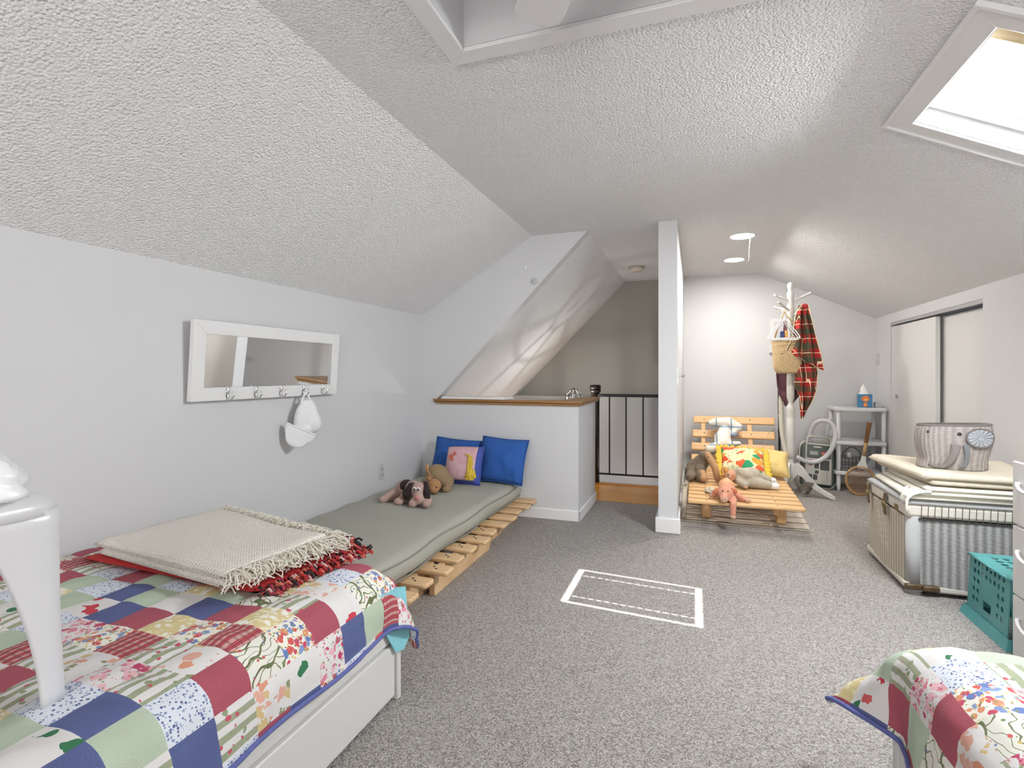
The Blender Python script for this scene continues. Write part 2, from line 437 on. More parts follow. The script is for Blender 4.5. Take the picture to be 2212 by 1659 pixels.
b = B(); b.box(XL - T, -0.83, YB - T, YH + 0.1, -0.15, 0); b.box(-0.83, -0.24, YB - T, 4.621, -0.15, 0)
b.box(-0.24, XR + 0.5, YB - T, YF + T, -0.15, 0)
struct('floor', b, CARPET)
b = B(); b.box(-1.0, -0.241, 4.621, 5.34, -0.15, 0.004); b.box(-1.0, -0.241, 5.30, 5.38, -0.03, 0.012)
struct('floor', b, OAK_FLOOR)
b = B(); b.box(XL, XR, YH + 0.1, YF, -2.65, -2.5)
struct('floor', b, OAK_FLOOR)

b = B(); b.box(XL - T, XL, YB - T, YH, -0.1, ZKL + 0.03); b.box(XL - T, XL, YH, YF + T, -2.6, 1.2)
struct('wall_left', b, PAINT)
b = B()
b.box(XR, XR + 0.11, YB - T, 4.099, 0, ZKR + 0.03); b.box(XR, XR + 0.11, 5.741, YF, 0, ZKR + 0.03); b.box(XR, XR + 0.11, 4.099, 5.741, 1.597, ZKR + 0.03)
struct('wall_right', b, PAINT)
b = B(); b.box(XR + 0.11, XR + 0.72, 4.0, 4.06, 0, 1.7); b.box(XR + 0.11, XR + 0.72, 5.78, 5.84, 0, 1.7); b.box(XR + 0.66, XR + 0.72, 4.06, 5.78, 0, 1.7); b.box(XR + 0.11, XR + 0.72, 4.0, 5.84, 1.64, 1.7)
struct('wall_closet', b, PAINT)
# closet sliding doors and their track
b = B(); b.box(XR + 0.004, XR + 0.036, 4.80, 5.735, 0.02, 1.556)
d1 = struct('door_1', b, DOORM, bevel=0.002)
b = B(); b.lathe([(0.0, 0), (0.017, 0), (0.019, 0.003), (0.014, 0.003), (0.012, 0.001), (0, 0.001)], (0, 0, 0), 20, tri(ry=-90)); bmesh.ops.translate(b.bm, verts=b.bm.verts[:], vec=(XR + 0.0025, 5.60, 0.92))
make('finger_pull', b, CHROME, d1)
b = B(); b.box(XR + 0.06, XR + 0.092, 4.10, 4.95, 0.02, 1.556)
struct('door_2', b, DOORM, bevel=0.002)
b = B(); b.box(XR + 0.002, XR + 0.012, 4.10, 5.74, 1.57, 1.596); b.box(XR + 0.044, XR + 0.052, 4.10, 5.74, 1.57, 1.596); b.box(XR + 0.012, XR + 0.1, 4.10, 5.74, 1.59, 1.596)
struct('trim_3', b, mat('aluminium', (0.55, 0.55, 0.56), 0.35, 0.8))

b = B(); b.prism([(-0.241, YF, 0), (XR, YF, 0), (XR, YF, ZKR), (XCR, YF, ZC), (-0.241, YF, ZC)], (0, T, 0))
struct('wall_far', b, PAINT)
b = B(); b.box(-0.241, -0.114, 3.845, YF, -0.1, ZC)
struct('wall_partition', b, PAINT)
b = B(); b.prism([(XL - T, YB, 0), (XR + T, YB, 0), (XR + T, YB, ZKR), (XCR, YB, ZC), (XCL, YB, ZC), (XL - T, YB, ZKL)], (0, -T, 0))
struct('wall_back', b, PAINT)
b = B()
for x0, x1, z0, z1 in ((-1.35, -1.28, 0.45, 2.05), (0.98, 1.05, 0.45, 2.05), (-1.28, 0.98, 0.45, 0.51), (-1.28, 0.98, 1.99, 2.05), (-0.18, -0.12, 0.51, 1.99)):
    b.box(x0, x1, YB, YB + 0.03, z0, z1)
struct('added_window_frame', b, TRIM)  # unseen frame added on the solid back wall to go with the fill light
# half wall, its return beside the landing, and the gable wall over it
b = B(); b.box(XL, -0.83, YH, YH + 0.12, -2.5, 0.885); b.box(-0.95, -0.83, YH + 0.12, 4.621, -2.5, 0.885)
b.prism([(XL, YH, 0.885), (-2.055, YH, 0.885), (-0.764, YH, ZC), (XCL, YH, ZC), (XL, YH, ZKL)], (0, 0.1, 0))
struct('wall_half', b, PAINT)
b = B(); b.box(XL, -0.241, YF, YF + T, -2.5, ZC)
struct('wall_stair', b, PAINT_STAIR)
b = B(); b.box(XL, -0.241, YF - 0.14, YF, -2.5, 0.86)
struct('wall_lamplit_low', b, mat('lamplit_stair_grey', (0.40, 0.40, 0.40), 0.55))  # added low wall; its lighter grey stands in for lamplight on the back wall

# ceilings
W0x, W1x, W0y, W1y = -0.724, 0.55, 0.10, 1.583
b = B()
b.prism([(XL - T, YB, ZKL - 0.073), (XCL, YB, ZC), (XCL, YB, ZC + T), (XL - T, YB, ZKL + T)], (0, YH - YB, 0))
b.box(XCL, W0x, YB, YH + 0.01, ZC, ZC + T); b.box(W0x, W1x, YB, W0y, ZC, ZC + T); b.box(W0x, W1x, W1y, YH, ZC, ZC + T)
b.box(W1x, XCR, YB, YH, ZC, ZC + T); b.box(-0.9, XCR, YH, YF, ZC, ZC + T)
def sz(x): return ZC - SL * (x - XCR)
def slope(x, y, d=0.0):
    """point on the right-hand slope, d metres above it"""
    return (x + d * math.sin(AL), y, sz(x) + d * math.cos(AL))
def slab(bb, x0, x1, y0, y1, d0, d1):
    bb.hexa([slope(x0, y0, d0), slope(x1, y0, d0), slope(x1, y1, d0), slope(x0, y1, d0)], [slope(x0, y0, d1), slope(x1, y0, d1), slope(x1, y1, d1), slope(x0, y1, d1)])
OX0, OX1, OY0, OY1 = 0.815, 1.385, 1.865, 2.485
b.prism([(XCR, YB, ZC), (XCR, YF, ZC), slope(XCR, YF, T), (XCR, YF, ZC + T), (XCR, YB, ZC + T), slope(XCR, YB, T)], (0.0001, 0, 0))
for x0, x1, y0, y1 in ((XCR, OX0, YB, YF), (OX1, XR + T, YB, YF), (OX0, OX1, YB, OY0), (OX0, OX1, OY1, YF)):
    slab(b, x0, x1, y0, y1, 0, T)
struct('ceiling', b, POPCORN)
b = B(); k = (ZC - 0.89) / (2.055 - 0.764)
b.prism([(-0.764, YH, ZC), (-2.3, YH, ZC - k * 1.536), (-2.3, YH, ZC - k * 1.536 + 0.15), (-0.764, YH, ZC + 0.15)], (0, YF - YH, 0)); bmesh.ops.translate(b.bm, verts=b.bm.verts[:], vec=(0, 0.05, 0))
struct('ceiling', b, POPCORN)
# well over the fan
b = B(); ZT = 2.85
b.box(W0x - T, W0x + 0.003, W0y - T, W1y + T, ZC + 0.001, ZT); b.box(W1x - 0.003, W1x + 0.1, W0y - T, W1y + T, ZC + 0.001, ZT)
b.box(W0x, W1x, W1y - 0.003, W1y + T, ZC + 0.001, ZT); b.box(W0x, W1x, W0y - T, W0y + 0.003, ZC + 0.001, ZT); b.box(W0x - T, W1x + T, W0y - T, W1y + T, ZT, ZT + 0.05)
struct('wall_well', b, PAINT)
b = B(); tw = 0.066; tz = 0.014
def mitre(b, x0, x1, y0, y1, w_, z0, z1):
    for a, c, dd, e in (((x0, y0), (x1, y0), (x1 + w_, y0 - w_), (x0 - w_, y0 - w_)), ((x1, y1), (x0, y1), (x0 - w_, y1 + w_), (x1 + w_, y1 + w_)),
                        ((x0, y1), (x0, y0), (x0 - w_, y0 - w_), (x0 - w_, y1 + w_)), ((x1, y0), (x1, y1), (x1 + w_, y1 + w_), (x1 + w_, y0 - w_))):
        q = [a, c, dd, e]
        b.hexa([(*p, z0) for p in q], [(*p, z1) for p in q])
mitre(b, W0x + 0.004, W1x - 0.004, W0y + 0.004, W1y - 0.004, tw, ZC - tz, ZC)
struct('trim_1', b, TRIM, bevel=0.002)

# skylight: casing, shaft, sash, pine rail, pane
win = B()
def frame_on_slope(bb, x0, x1, y0, y1, w_, d0, d1):
    for q in ([(x0, y0), (x1, y0), (x1 + w_, y0 - w_), (x0 - w_, y0 - w_)], [(x1, y1), (x0, y1), (x0 - w_, y1 + w_), (x1 + w_, y1 + w_)],
              [(x0, y1), (x0, y0), (x0 - w_, y0 - w_), (x0 - w_, y1 + w_)], [(x1, y0), (x1, y1), (x1 + w_, y1 + w_), (x1 + w_, y0 - w_)]):
        bb.hexa([slope(*p, d0) for p in q], [slope(*p, d1) for p in q])
frame_on_slope(win, OX0 + 0.006, OX1 - 0.006, OY0 + 0.006, OY1 - 0.006, 0.066, -0.010, 0.0)
frame_on_slope(win, OX0 - 0.060, OX1 + 0.060, OY0 - 0.060, OY1 + 0.060, 0.014, -0.018, 0.0)
sky = struct('window_1', win, TRIM, bevel=0.002)
b = B(); frame_on_slope(b, OX0 + 0.012, OX1 - 0.012, OY0 + 0.012, OY1 - 0.012, 0.012, 0.0, T)
make('shaft', b, TRIM, sky)
b = B(); frame_on_slope(b, 0.848, 1.345, 1.965, 2.425, 0.022, 0.05, 0.075); frame_on_slope(b, 0.848, 1.345, 1.965, 2.425, 0.14, 0.078, 0.11)
make('sash', b, WHITE_PLASTIC, sky)
b = B(); slab(b, 0.83, 1.37, 1.895, 1.975, 0.03, 0.05)
make('rail', b, RAW_PINE, sky, label='bare pine rail')
# shade: a thin panel with two rows of cord holes
SH = new_mat('shade_fabric', 0.9, (0.9, 0.93, 0.97)); t_ = NT(SH)
tr = t_.n('ShaderNodeBsdfTranslucent', Color=(0.92, 0.95, 1.0)); df = t_.n('ShaderNodeBsdfDiffuse', Color=(0.9, 0.93, 0.97))
mx = t_.n('ShaderNodeMixShader', i0=0.7, i1=df.outputs[0], i2=tr.outputs[0]); SH.node_tree.links.new(mx.outputs[0], SH.node_tree.nodes['Material Output'].inputs[0])
b = B(); X0, X1, Y0, Y1 = 0.872, 1.322, 1.983, 2.407; ds = 0.085
ys = [Y0, 2.050, 2.056, 2.330, 2.336, Y1]
for i in range(5):
    ya, yb = ys[i], ys[i + 1]
    if i in (1, 3):
        x = X0
        while x < X1 - 0.001:
            b.quad(slope(x, ya, ds), slope(min(x + 0.011, X1), ya, ds), slope(min(x + 0.011, X1), yb, ds), slope(x, yb, ds)); x += 0.030
    else:
        b.quad(slope(X0, ya, ds), slope(X1, ya, ds), slope(X1, yb, ds), slope(X0, yb, ds))
make('window_shade', b, SH, label='thin white shade drawn across the skylight in the sloped ceiling', cat='window shade')

# baseboards and cased ends
def baseboard(name, x0, x1, y0, y1, h=0.095, ax='y', s=1):
    b = B()
    b.box(x0, x1, y0, y1, 0, h)
    struct(name, b, TRIM, bevel=0.006)
baseboard('baseboard_half', XL, -0.815, YH - 0.014, YH, 0.085)
baseboard('baseboard_return', -0.83, -0.815, YH - 0.014, 4.62, 0.085)
baseboard('baseboard_far', -0.1, XR, YF - 0.014, YF)
baseboard('baseboard_left', XL, XL + 0.014, YB, YH - 0.014)
b = B(); b.box(-0.262, -0.093, 3.823, 3.86, 0, 0.108); b.box(-0.262, -0.241, 3.86, 4.62, 0, 0.1); b.box(-0.114, -0.10, 3.86, YF - 0.014, 0, 0.095)
struct('baseboard_partition', b, TRIM, bevel=0.012)
b = B(); b.box(XR - 0.014, XR, YB, 4.09, 0, 0.09); struct('baseboard_right', b, TRIM, bevel=0.005)

# oak cap along the half wall: board with a cove under it
b = B()
b.prism([(-2.05, YH - 0.028, 0.895), (-0.802, YH - 0.028, 0.895), (-0.802, 4.72, 0.895), (-0.985, 4.72, 0.895), (-0.985, YH + 0.155, 0.895), (-2.05, YH + 0.155, 0.895)], (0, 0, 0.02))
b.prism([(-2.03, YH - 0.016, 0.875), (-0.815, YH - 0.016, 0.875), (-0.815, 4.70, 0.875), (-0.96, 4.70, 0.875), (-0.96, YH + 0.13, 0.875), (-2.03, YH + 0.13, 0.875)], (0, 0, 0.02))
struct('trim_2', b, OAK, bevel=0.006)
b = B(); b.hexa([(-1.99, YH - 0.018, 0.9155), (-1.42, YH - 0.018, 0.9155), (-1.39, YH + 0.14, 0.9155), (-1.99, YH + 0.14, 0.9155)], [(-1.97, YH - 0.006, 0.936), (-1.44, YH - 0.006, 0.936), (-1.40, YH + 0.12, 0.936), (-1.97, YH + 0.12, 0.936)])
make('board', b, mat('board_white', (0.72, 0.70, 0.69), 0.5), bevel=0.004, label='flat whitish board lying on the oak cap of the half wall', cat='board')

# ------------------------------------------------------------------ lamps and ceiling things
LED = new_mat('lit_diffuser', 0.5, (1, 1, 1)); LED.node_tree.nodes['Principled BSDF'].inputs['Emission Color'].default_value = (1, 0.97, 0.92, 1); LED.node_tree.nodes['Principled BSDF'].inputs['Emission Strength'].default_value = 14.0
for i, (x, y, lab) in enumerate(((0.355, 4.455, 'round recessed ceiling light with a thin cord hanging beside it'), (0.355, 5.353, 'round recessed ceiling light closer to the far wall'))):
    r_ = thing('recessed_light', lab, 'ceiling light', (x, y, ZC), 'recessed lights over the far part of the room')
    b = B(); b.lathe([(0.088, -0.004), (0.096, -0.004), (0.098, 0.0), (0.086, 0.0)], (x, y, ZC), 32); make('rim', b, TRIM, r_, smooth=True)
    b = B(); b.lathe([(0.0, -0.006), (0.086, -0.006), (0.087, 0.0), (0, 0.0)], (x, y, ZC), 32); make('diffuser', b, LED, r_, smooth=False)
    light('recessed_lamp', 'AREA', (x, y, ZC - 0.012), 13.0, (1.0, 0.955, 0.89), (0, 0, -1), shape='DISK', size=0.17)
b = B(); b.tube(spline([(0.395, 4.44, ZC - 0.003), (0.408, 4.44, ZC - 0.03), (0.402, 4.44, ZC - 0.10), (0.399, 4.44, ZC - 0.21)], 6), 0.0012, 6)
make('cord', b, mat('white_cord', (0.85, 0.85, 0.85), 0.6), smooth=True, label='thin white cord dangling from the nearer recessed ceiling light', cat='cord')
sd = thing('smoke_detector', 'round beige smoke detector on the ceiling above the stair railing', 'smoke detector', (-0.549, 5.378, ZC))
b = B(); b.lathe([(0, -0.012), (0.078, -0.012), (0.08, 0.0), (0, 0.0)], (-0.549, 5.378, ZC), 28); make('base', b, mat('detector_base', (0.45, 0.42, 0.38), 0.5), sd, smooth=True)
b = B(); b.lathe([(0, -0.048), (0.052, -0.048), (0.062, -0.04), (0.066, -0.012), (0, -0.012)], (-0.549, 5.378, ZC), 28); make('cover', b, mat('detector_beige', (0.70, 0.62, 0.52), 0.5), sd, smooth=True)

# ceiling fan in the well
FC = (-0.09, 0.84)
fan = thing('ceiling_fan', 'white ceiling fan hanging in the boxed ceiling well, one blade tip showing', 'ceiling fan', (FC[0], FC[1], 2.85))
b = B(); b.lathe([(0.0, 0), (0.065, 0), (0.05, -0.05), (0.013, -0.06), (0.013, -0.60), (0, -0.60)], (FC[0], FC[1], 2.85), 20); make('rod', b, TRIM, fan, smooth=True)
b = B(); b.lathe([(0, 2.06), (0.07, 2.065), (0.12, 2.10), (0.12, 2.18), (0.07, 2.24), (0, 2.25)], (FC[0], FC[1], 0), 28); make('motor_housing', b, TRIM, fan, smooth=True)
for k in range(5):
    a = R(120.2 + 72 * k); M_ = Matrix.Rotation(a, 3, 'Z') @ Matrix.Rotation(R(6), 3, 'X')
    pts = [(0.20, -0.055), (0.60, -0.067), (0.635, -0.06), (0.655, -0.035), (0.66, 0.03), (0.65, 0.055), (0.62, 0.067), (0.20, 0.055)]
    b = B(); b.prism([Vector((FC[0], FC[1], 2.10)) + M_ @ Vector((x, y, 0)) for x, y in pts], (0, 0, 0.007)); make('blade', b, TRIM, fan, bevel=0.002)
    b = B(); b.prism([Vector((FC[0], FC[1], 2.108)) + M_ @ Vector((x, y, 0)) for x, y in [(0.09, -0.02), (0.26, -0.035), (0.26, 0.035), (0.09, 0.02)]], (0, 0, 0.006)); make('blade_bracket', b, TRIM, fan)

# lantern over the stairs
LX, LY, LZ = -1.15, 5.2, 0.95
lan = thing('stair_lantern', 'glass stair lantern with dark metal bars, its lit top peeking over the oak cap', 'lantern', (LX, LY, LZ))
GL = new_mat('lantern_glass', 0.4, (1, 1, 1)); GL.node_tree.nodes['Principled BSDF'].inputs['Emission Color'].default_value = (1, 0.96, 0.88, 1); GL.node_tree.nodes['Principled BSDF'].inputs['Emission Strength'].default_value = 3.0
b = B()
for k in range(8):
    a = 2 * PI * (k + 0.5) / 8; c_, s_ = math.cos(a), math.sin(a)
    b.tube([(LX + 0.035 * c_, LY + 0.035 * s_, LZ + 0.012), (LX + 0.085 * c_, LY + 0.085 * s_, LZ - 0.04), (LX + 0.10 * c_, LY + 0.10 * s_, LZ - 0.28), (LX + 0.05 * c_, LY + 0.05 * s_, LZ - 0.36)], 0.0035, 6)
for r0, z0 in ((0.035, 0.012), (0.085, -0.04), (0.10, -0.28), (0.05, -0.36)):
    ring = [(LX + r0 * math.cos(2 * PI * (k + 0.5) / 8), LY + r0 * math.sin(2 * PI * (k + 0.5) / 8), LZ + z0) for k in range(9)]
    b.tube(ring, 0.0035, 6)
make('frame', b, BLACK_METAL, lan)
b = B(); b.tube([(LX, LY, LZ - 0.36), (LX, LY, LZ - 0.30)], 0.012, 10); b.ell((LX, LY, LZ - 0.27), (0.02, 0.02, 0.03)); make('bulb', b, GL, lan, smooth=True)
light('lantern_lamp', 'POINT', (LX, LY, LZ - 0.10), 9.0, (1.0, 0.97, 0.92), shadow_soft_size=0.009)
b = B(); b.tube([(LX, LY, LZ + 0.012), (LX, LY, LZ + 0.03)], 0.006, 8)
make('finial', b, BLACK_METAL, lan)
b = B(); b.tube(spline([(LX, LY, LZ - 0.36), (LX, LY + 0.05, LZ - 0.42), (LX, LY + 0.3, LZ - 0.42), (LX, YF - 0.14, LZ - 0.30)], 6), 0.01, 8); make('bracket', b, BLACK_METAL, lan, smooth=True)

# stair railing
rail = thing('stair_railing', 'black iron railing with slim balusters and a dark round newel post beside the half wall', 'railing', (-0.96, 5.36, 0.0))
b = B(); b.tube([(-0.963, 5.365, 0.0), (-0.963, 5.365, 0.965)], 0.043, 20); b.lathe([(0.043, 0.965), (0.054, 0.967), (0.056, 0.975), (0.056, 1.0), (0.048, 1.008), (0, 1.01)], (-0.963, 5.365, 0), 24); b.lathe([(0, 0.93), (0.05, 0.93), (0.056, 0.94), (0.056, 0.965), (0, 0.966)], (-0.963, 5.365, 0), 24)
make('newel_post', b, BROWN_POST, rail, smooth=True)
b = B(); b.box(-0.93, -0.243, 5.33, 5.365, 0.888, 0.918); make('top_rail', b, BLACK_METAL, rail, bevel=0.003)
b = B(); b.box(-0.93, -0.243, 5.338, 5.358, 0.095, 0.112); make('bottom_rail', b, BLACK_METAL, rail, bevel=0.002)
for x in (-0.815, -0.649, -0.482, -0.316):
    b = B(); b.box(x - 0.007, x + 0.007, 5.341, 5.355, 0.112, 0.888); make('baluster', b, BLACK_METAL, rail)

# ------------------------------------------------------------------ wall plates
def plate(name, lab, cat_, M_, slots=True):
    t_ = thing(name, lab, cat_, M_.translation)
    b = B(); b.obox((0, 0, 0.003), (0.070, 0.114, 0.006)); o = make('plate', b, GREY_PLATE, None, bevel=0.003); o.parent = t_; o.location = (0, 0, 0)
    if slots:
        for dy in (-0.02, 0.02):
            b = B(); b.obox((0, dy, 0.007), (0.034, 0.028, 0.002)); o = make('socket', b, mat('socket_grey', (0.46, 0.46, 0.45), 0.5), None, bevel=0.004); o.parent = t_
            b = B(); b.obox((-0.007, dy + 0.003, 0.0082), (0.003, 0.010, 0.001)); b.obox((0.007, dy + 0.003, 0.0082), (0.003, 0.010, 0.001)); b.obox((0, dy - 0.008, 0.0082), (0.005, 0.005, 0.001)); q = make('slots', b, DARK, None); q.parent = o
    else:
        b = B(); b.obox((0, 0, 0.010), (0.010, 0.024, 0.012)); o = make('toggle', b, WHITE_PLASTIC, None, bevel=0.002); o.parent = t_
    t_.rotation_euler = M_.to_euler(); return t_
faceX = lambda s: Matrix.Rotation(R(90 * s), 4, 'Z') @ Matrix.Rotation(R(90), 4, 'X')
plate('wall_outlet', 'grey double outlet low on the long left wall above the futon', 'outlet', Matrix.Translation((XL, 3.30, 0.405)) @ faceX(1))
plate('light_switch', 'grey switch plate beside the closet opening', 'light switch', Matrix.Translation((XR, 6.10, 1.27)) @ faceX(-1), False)
plate('wall_outlet', 'outlet plate low on the partition wall by the slatted lounger', 'outlet', Matrix.Translation((-0.114, 5.20, 0.34)) @ faceX(1))
b = B(); b.obox((-0.1135, 3.95, 1.105), (0.004, 0.03, 0.11)); b.lathe([(0.006, 0), (0.006, 0.025), (0.014, 0.03), (0.016, 0.045), (0, 0.05)], (-0.113, 3.95, 1.11), 16, tri(ry=90))
make('wall_latch', b, CHROME, smooth=False, bevel=0.001, label='small metal latch plate on the edge of the partition wall', cat='latch')
b = B(); b.lathe([(0, 0), (0.024, 0), (0.022, 0.006), (0.012, 0.008), (0.012, 0.02), (0, 0.022)], (-1.176, YH, 1.845), 16, tri(rx=90)); b.obox((-1.17, YH - 0.012, 1.838), (0.03, 0.02, 0.03))
make('wall_fixture', b, mat('fixture_grey', (0.55, 0.56, 0.6), 0.3, 0.3), bevel=0.002, label='small round metal fixture on the gable wall above the half wall', cat='wall fixture')
b = B(); b.obox((-1.251, YH - 0.004, 1.957), (0.02, 0.008, 0.035))
make('wall_clip', b, TRIM, bevel=0.002, label='tiny white clip on the gable wall just under the sloped ceiling', cat='clip')
# shallow panelled plate on the far wall behind the coat rack
pn = thing('access_panel', 'white panelled cover on the far wall behind the coat rack', 'wall panel', (0.90, YF, 1.53))
b = B(); b.box(0.765, 1.06, YF - 0.02, YF, 1.355, 1.71); make('panel', b, TRIM, pn, bevel=0.002)
b = B(); b.box(0.80, 1.025, YF - 0.024, YF - 0.018, 1.39, 1.675); make('inset', b, PAINT, pn, bevel=0.002)
b = B(); b.box(0.755, 1.07, YF - 0.035, YF, 1.345, 1.36); make('ledge', b, TRIM, pn, bevel=0.003)

# ------------------------------------------------------------------ mirror with hooks, cap
MO = Vector((-2.130, 2.2375, 0.995)); lean = math.atan2(0.026, 0.37)
MM = Matrix.Translation(MO) @ Matrix.Rotation(lean, 4, 'Y')   # local: x out of the wall, y along, z up
def mir(p): return tuple(MM @ Vector(p))
mr = thing('hook_mirror', 'long white framed mirror with a row of coat hooks, leaning off the left wall', 'mirror', MO)
HW, HH, FW = 0.5025, 0.372, 0.062
b = B()
for q in ([(-HW, 0), (HW, 0), (HW - FW, FW), (-HW + FW, FW)], [(HW, HH), (-HW, HH), (-HW + FW, HH - FW), (HW - FW, HH - FW)],
          [(-HW, HH), (-HW, 0), (-HW + FW, FW), (-HW + FW, HH - FW)], [(HW, 0), (HW, HH), (HW - FW, HH - FW), (HW - FW, FW)]):
    b.hexa([mir((-0.022, y, z)) for y, z in q], [mir((0.006, y, z)) for y, z in q])
make('frame', b, TRIM, mr, bevel=0.002)
b = B(); b.box(XL, -2.148, MO.y - 0.2, MO.y + 0.2, 1.20, 1.25); make('wall_cleat', b, PAINT, mr)
b = B(); b.hexa([mir((-0.012, y, z)) for y, z in ((-HW + FW, FW), (HW - FW, FW), (HW - FW, HH - FW), (-HW + FW, HH - FW))], [mir((-0.006, y, z)) for y, z in ((-HW + FW, FW), (HW - FW, FW), (HW - FW, HH - FW), (-HW + FW, HH - FW))])
make('mirror_glass', b, mat('silvering', (0.93, 0.94, 0.94), 0.01, 1.0), mr)
for yy in (1.925, 2.096, 2.267, 2.441, 2.602):
    y0 = yy - MO.y; b = B()
    b.tube([mir(p) for p in spline([(0.008, y0, 0.060), (0.012, y0, 0.050), (0.011, y0, 0.022), (0.020, y0, 0.008), (0.034, y0 + 0.003, 0.010), (0.042, y0 + 0.004, 0.026), (0.040, y0 + 0.004, 0.036)], 5)], [0.006] * 8 + [0.0045] * 23, 8)
    b.ell(mir((0.008, y0, 0.058)), (0.006, 0.009, 0.010)); b.ell(mir((0.040, y0 + 0.004, 0.037)), 0.006)
    b.obox(mir((0.007, y0, 0.04)), (0.004, 0.016, 0.05), MM.to_3x3())
    make('hook', b, CHROME, mr, smooth=True)
CAPM = mat('white_cotton', (0.74, 0.74, 0.75), 0.85, var=0.05, vs=40, bump=(90, 0.25, 0.003))
cp = thing('baseball_cap', 'plain white cap hanging by its strap from a mirror hook', 'cap', (-2.09, 2.40, 0.86))
b = B()   # crown: crumpled dome, side on, hung by the back strap
b.ell((-2.095, 2.470, 0.880), (0.044, 0.050, 0.100), tri(rx=10)); b.ell((-2.085, 2.475, 0.840), (0.052, 0.052, 0.062)); b.ell((-2.10, 2.425, 0.870), (0.034, 0.05, 0.105)); b.ell((-2.10, 2.385, 0.86), (0.028, 0.030, 0.090), tri(rx=-8)); b.ell((-2.095, 2.42, 0.80), (0.035, 0.05, 0.045))
cr_ = make('crown', b, CAPM, cp, remesh=0.006)
b = B(); b.tube(spline([(-2.10, 2.40, 0.955), (-2.096, 2.425, 1.003), (-2.092, 2.445, 1.006), (-2.09, 2.465, 0.955)], 6), 0.007, 8, flat=0.4); make('strap', b, CAPM, cp, smooth=True)
b = B(); N_ = 18
cc = Vector((-2.080, 2.365, 0.792))
n_ = Vector((0.7, -0.7, 0.1)).normalized(); u_ = Vector((-0.25, -0.38, -0.89)); u_ = (u_ - n_ * u_.dot(n_)).normalized(); v_ = n_.cross(u_); n_ = -n_
grid = [[b.v(cc + v_ * 0.085 * (j / 6) * (1 - 0.25 * (i / 6) ** 2.5) * (1.0 if True else 0) + u_ * (0.105 * (i / 6) * math.sqrt(max(0.0, 1 - (abs(j) / 6.6) ** 2.4)) - 0.02) + n_ * (-0.02 * (j / 6) ** 2 + 0.0)) for i in range(7)] for j in range(-6, 7)]
for j in range(12):
    for i in range(6): b.f([grid[j][i], grid[j][i + 1], grid[j + 1][i + 1], grid[j + 1][i]])
make('brim', b, CAPM, cp, smooth=True, thick=0.005)
b = B(); b.tube(spline([cc + v_ * 0.085 * (j / 6) + u_ * -0.022 + n_ * (-0.02 * (j / 6) ** 2) for j in range(-6, 7)], 3), 0.006, 8); make('sweatband', b, CAPM, cp, smooth=True)

# ------------------------------------------------------------------ soft goods helpers
def nz(p, s=1.0, a=1.0): return noise.noise(Vector(p) * s) * a
def pillow(bb, M_, w_, h_, t_, n=20, wob=0.022, seed=0.0):
    """puffed cushion in the local xy plane, z is its thickness; mapped by matrix M_"""
    def P(i, j, s):
        u = -1 + 2 * i / n; v = -1 + 2 * j / n
        k = (max(0, 1 - abs(u) ** 2.6) * max(0, 1 - abs(v) ** 2.6)) ** 0.55
        pin = 1 - 0.07 * (1 - abs(u) ** 2) * 0 - 0.06 * (abs(v) ** 2) * (1 - u * u) * 0
        x = u * w_ / 2 * (1 - 0.06 * (1 - v * v) * abs(u) ** 3); y = v * h_ / 2 * (1 - 0.06 * (1 - u * u) * abs(v) ** 3)
        z = s * t_ / 2 * k + nz((x * 9 + seed, y * 9, s), 1.0, wob) * k + nz((x * 25 + seed, y * 25, s), 1.0, wob * 0.5) * k
        return tuple(M_ @ Vector((x, y, z))), (x, y)
    for s in (1, -1):
        g = [[None] * (n + 1) for _ in range(n + 1)]
        for i in range(n + 1):
            for j in range(n + 1):
                p, uv = P(i, j, s); g[i][j] = (bb.v(p), uv)
        for i in range(n):
            for j in range(n):
                q = [g[i][j], g[i + 1][j], g[i + 1][j + 1], g[i][j + 1]]
                bb.f([x[0] for x in q], [x[1] for x in q])
    bmesh.ops.remove_doubles(bb.bm, verts=bb.bm.verts[:], dist=0.0004)
def frameM(origin, xdir, ydir):
    x = Vector(xdir).normalized(); y = Vector(ydir); y = (y - x * y.dot(x)).normalized(); z = x.cross(y)
    M_ = Matrix((x, y, z)).transposed().to_4x4(); M_.translation = Vector(origin); return M_
def rim(M_, w_, h_, n=10):
    out = []
    for k in range(4 * n + 1):
        s = k % (4 * n); e = s // n; t = -1 + 2 * (s % n) / n
        u, v = [(t, -1), (1, t), (-t, 1), (-1, -t)][e]
        x = u * w_ / 2 * (1 - 0.06 * (1 - v * v) * abs(u) ** 3); y = v * h_ / 2 * (1 - 0.06 * (1 - u * u) * abs(v) ** 3)
        out.append(M_ @ Vector((x, y, 0)))
    return out

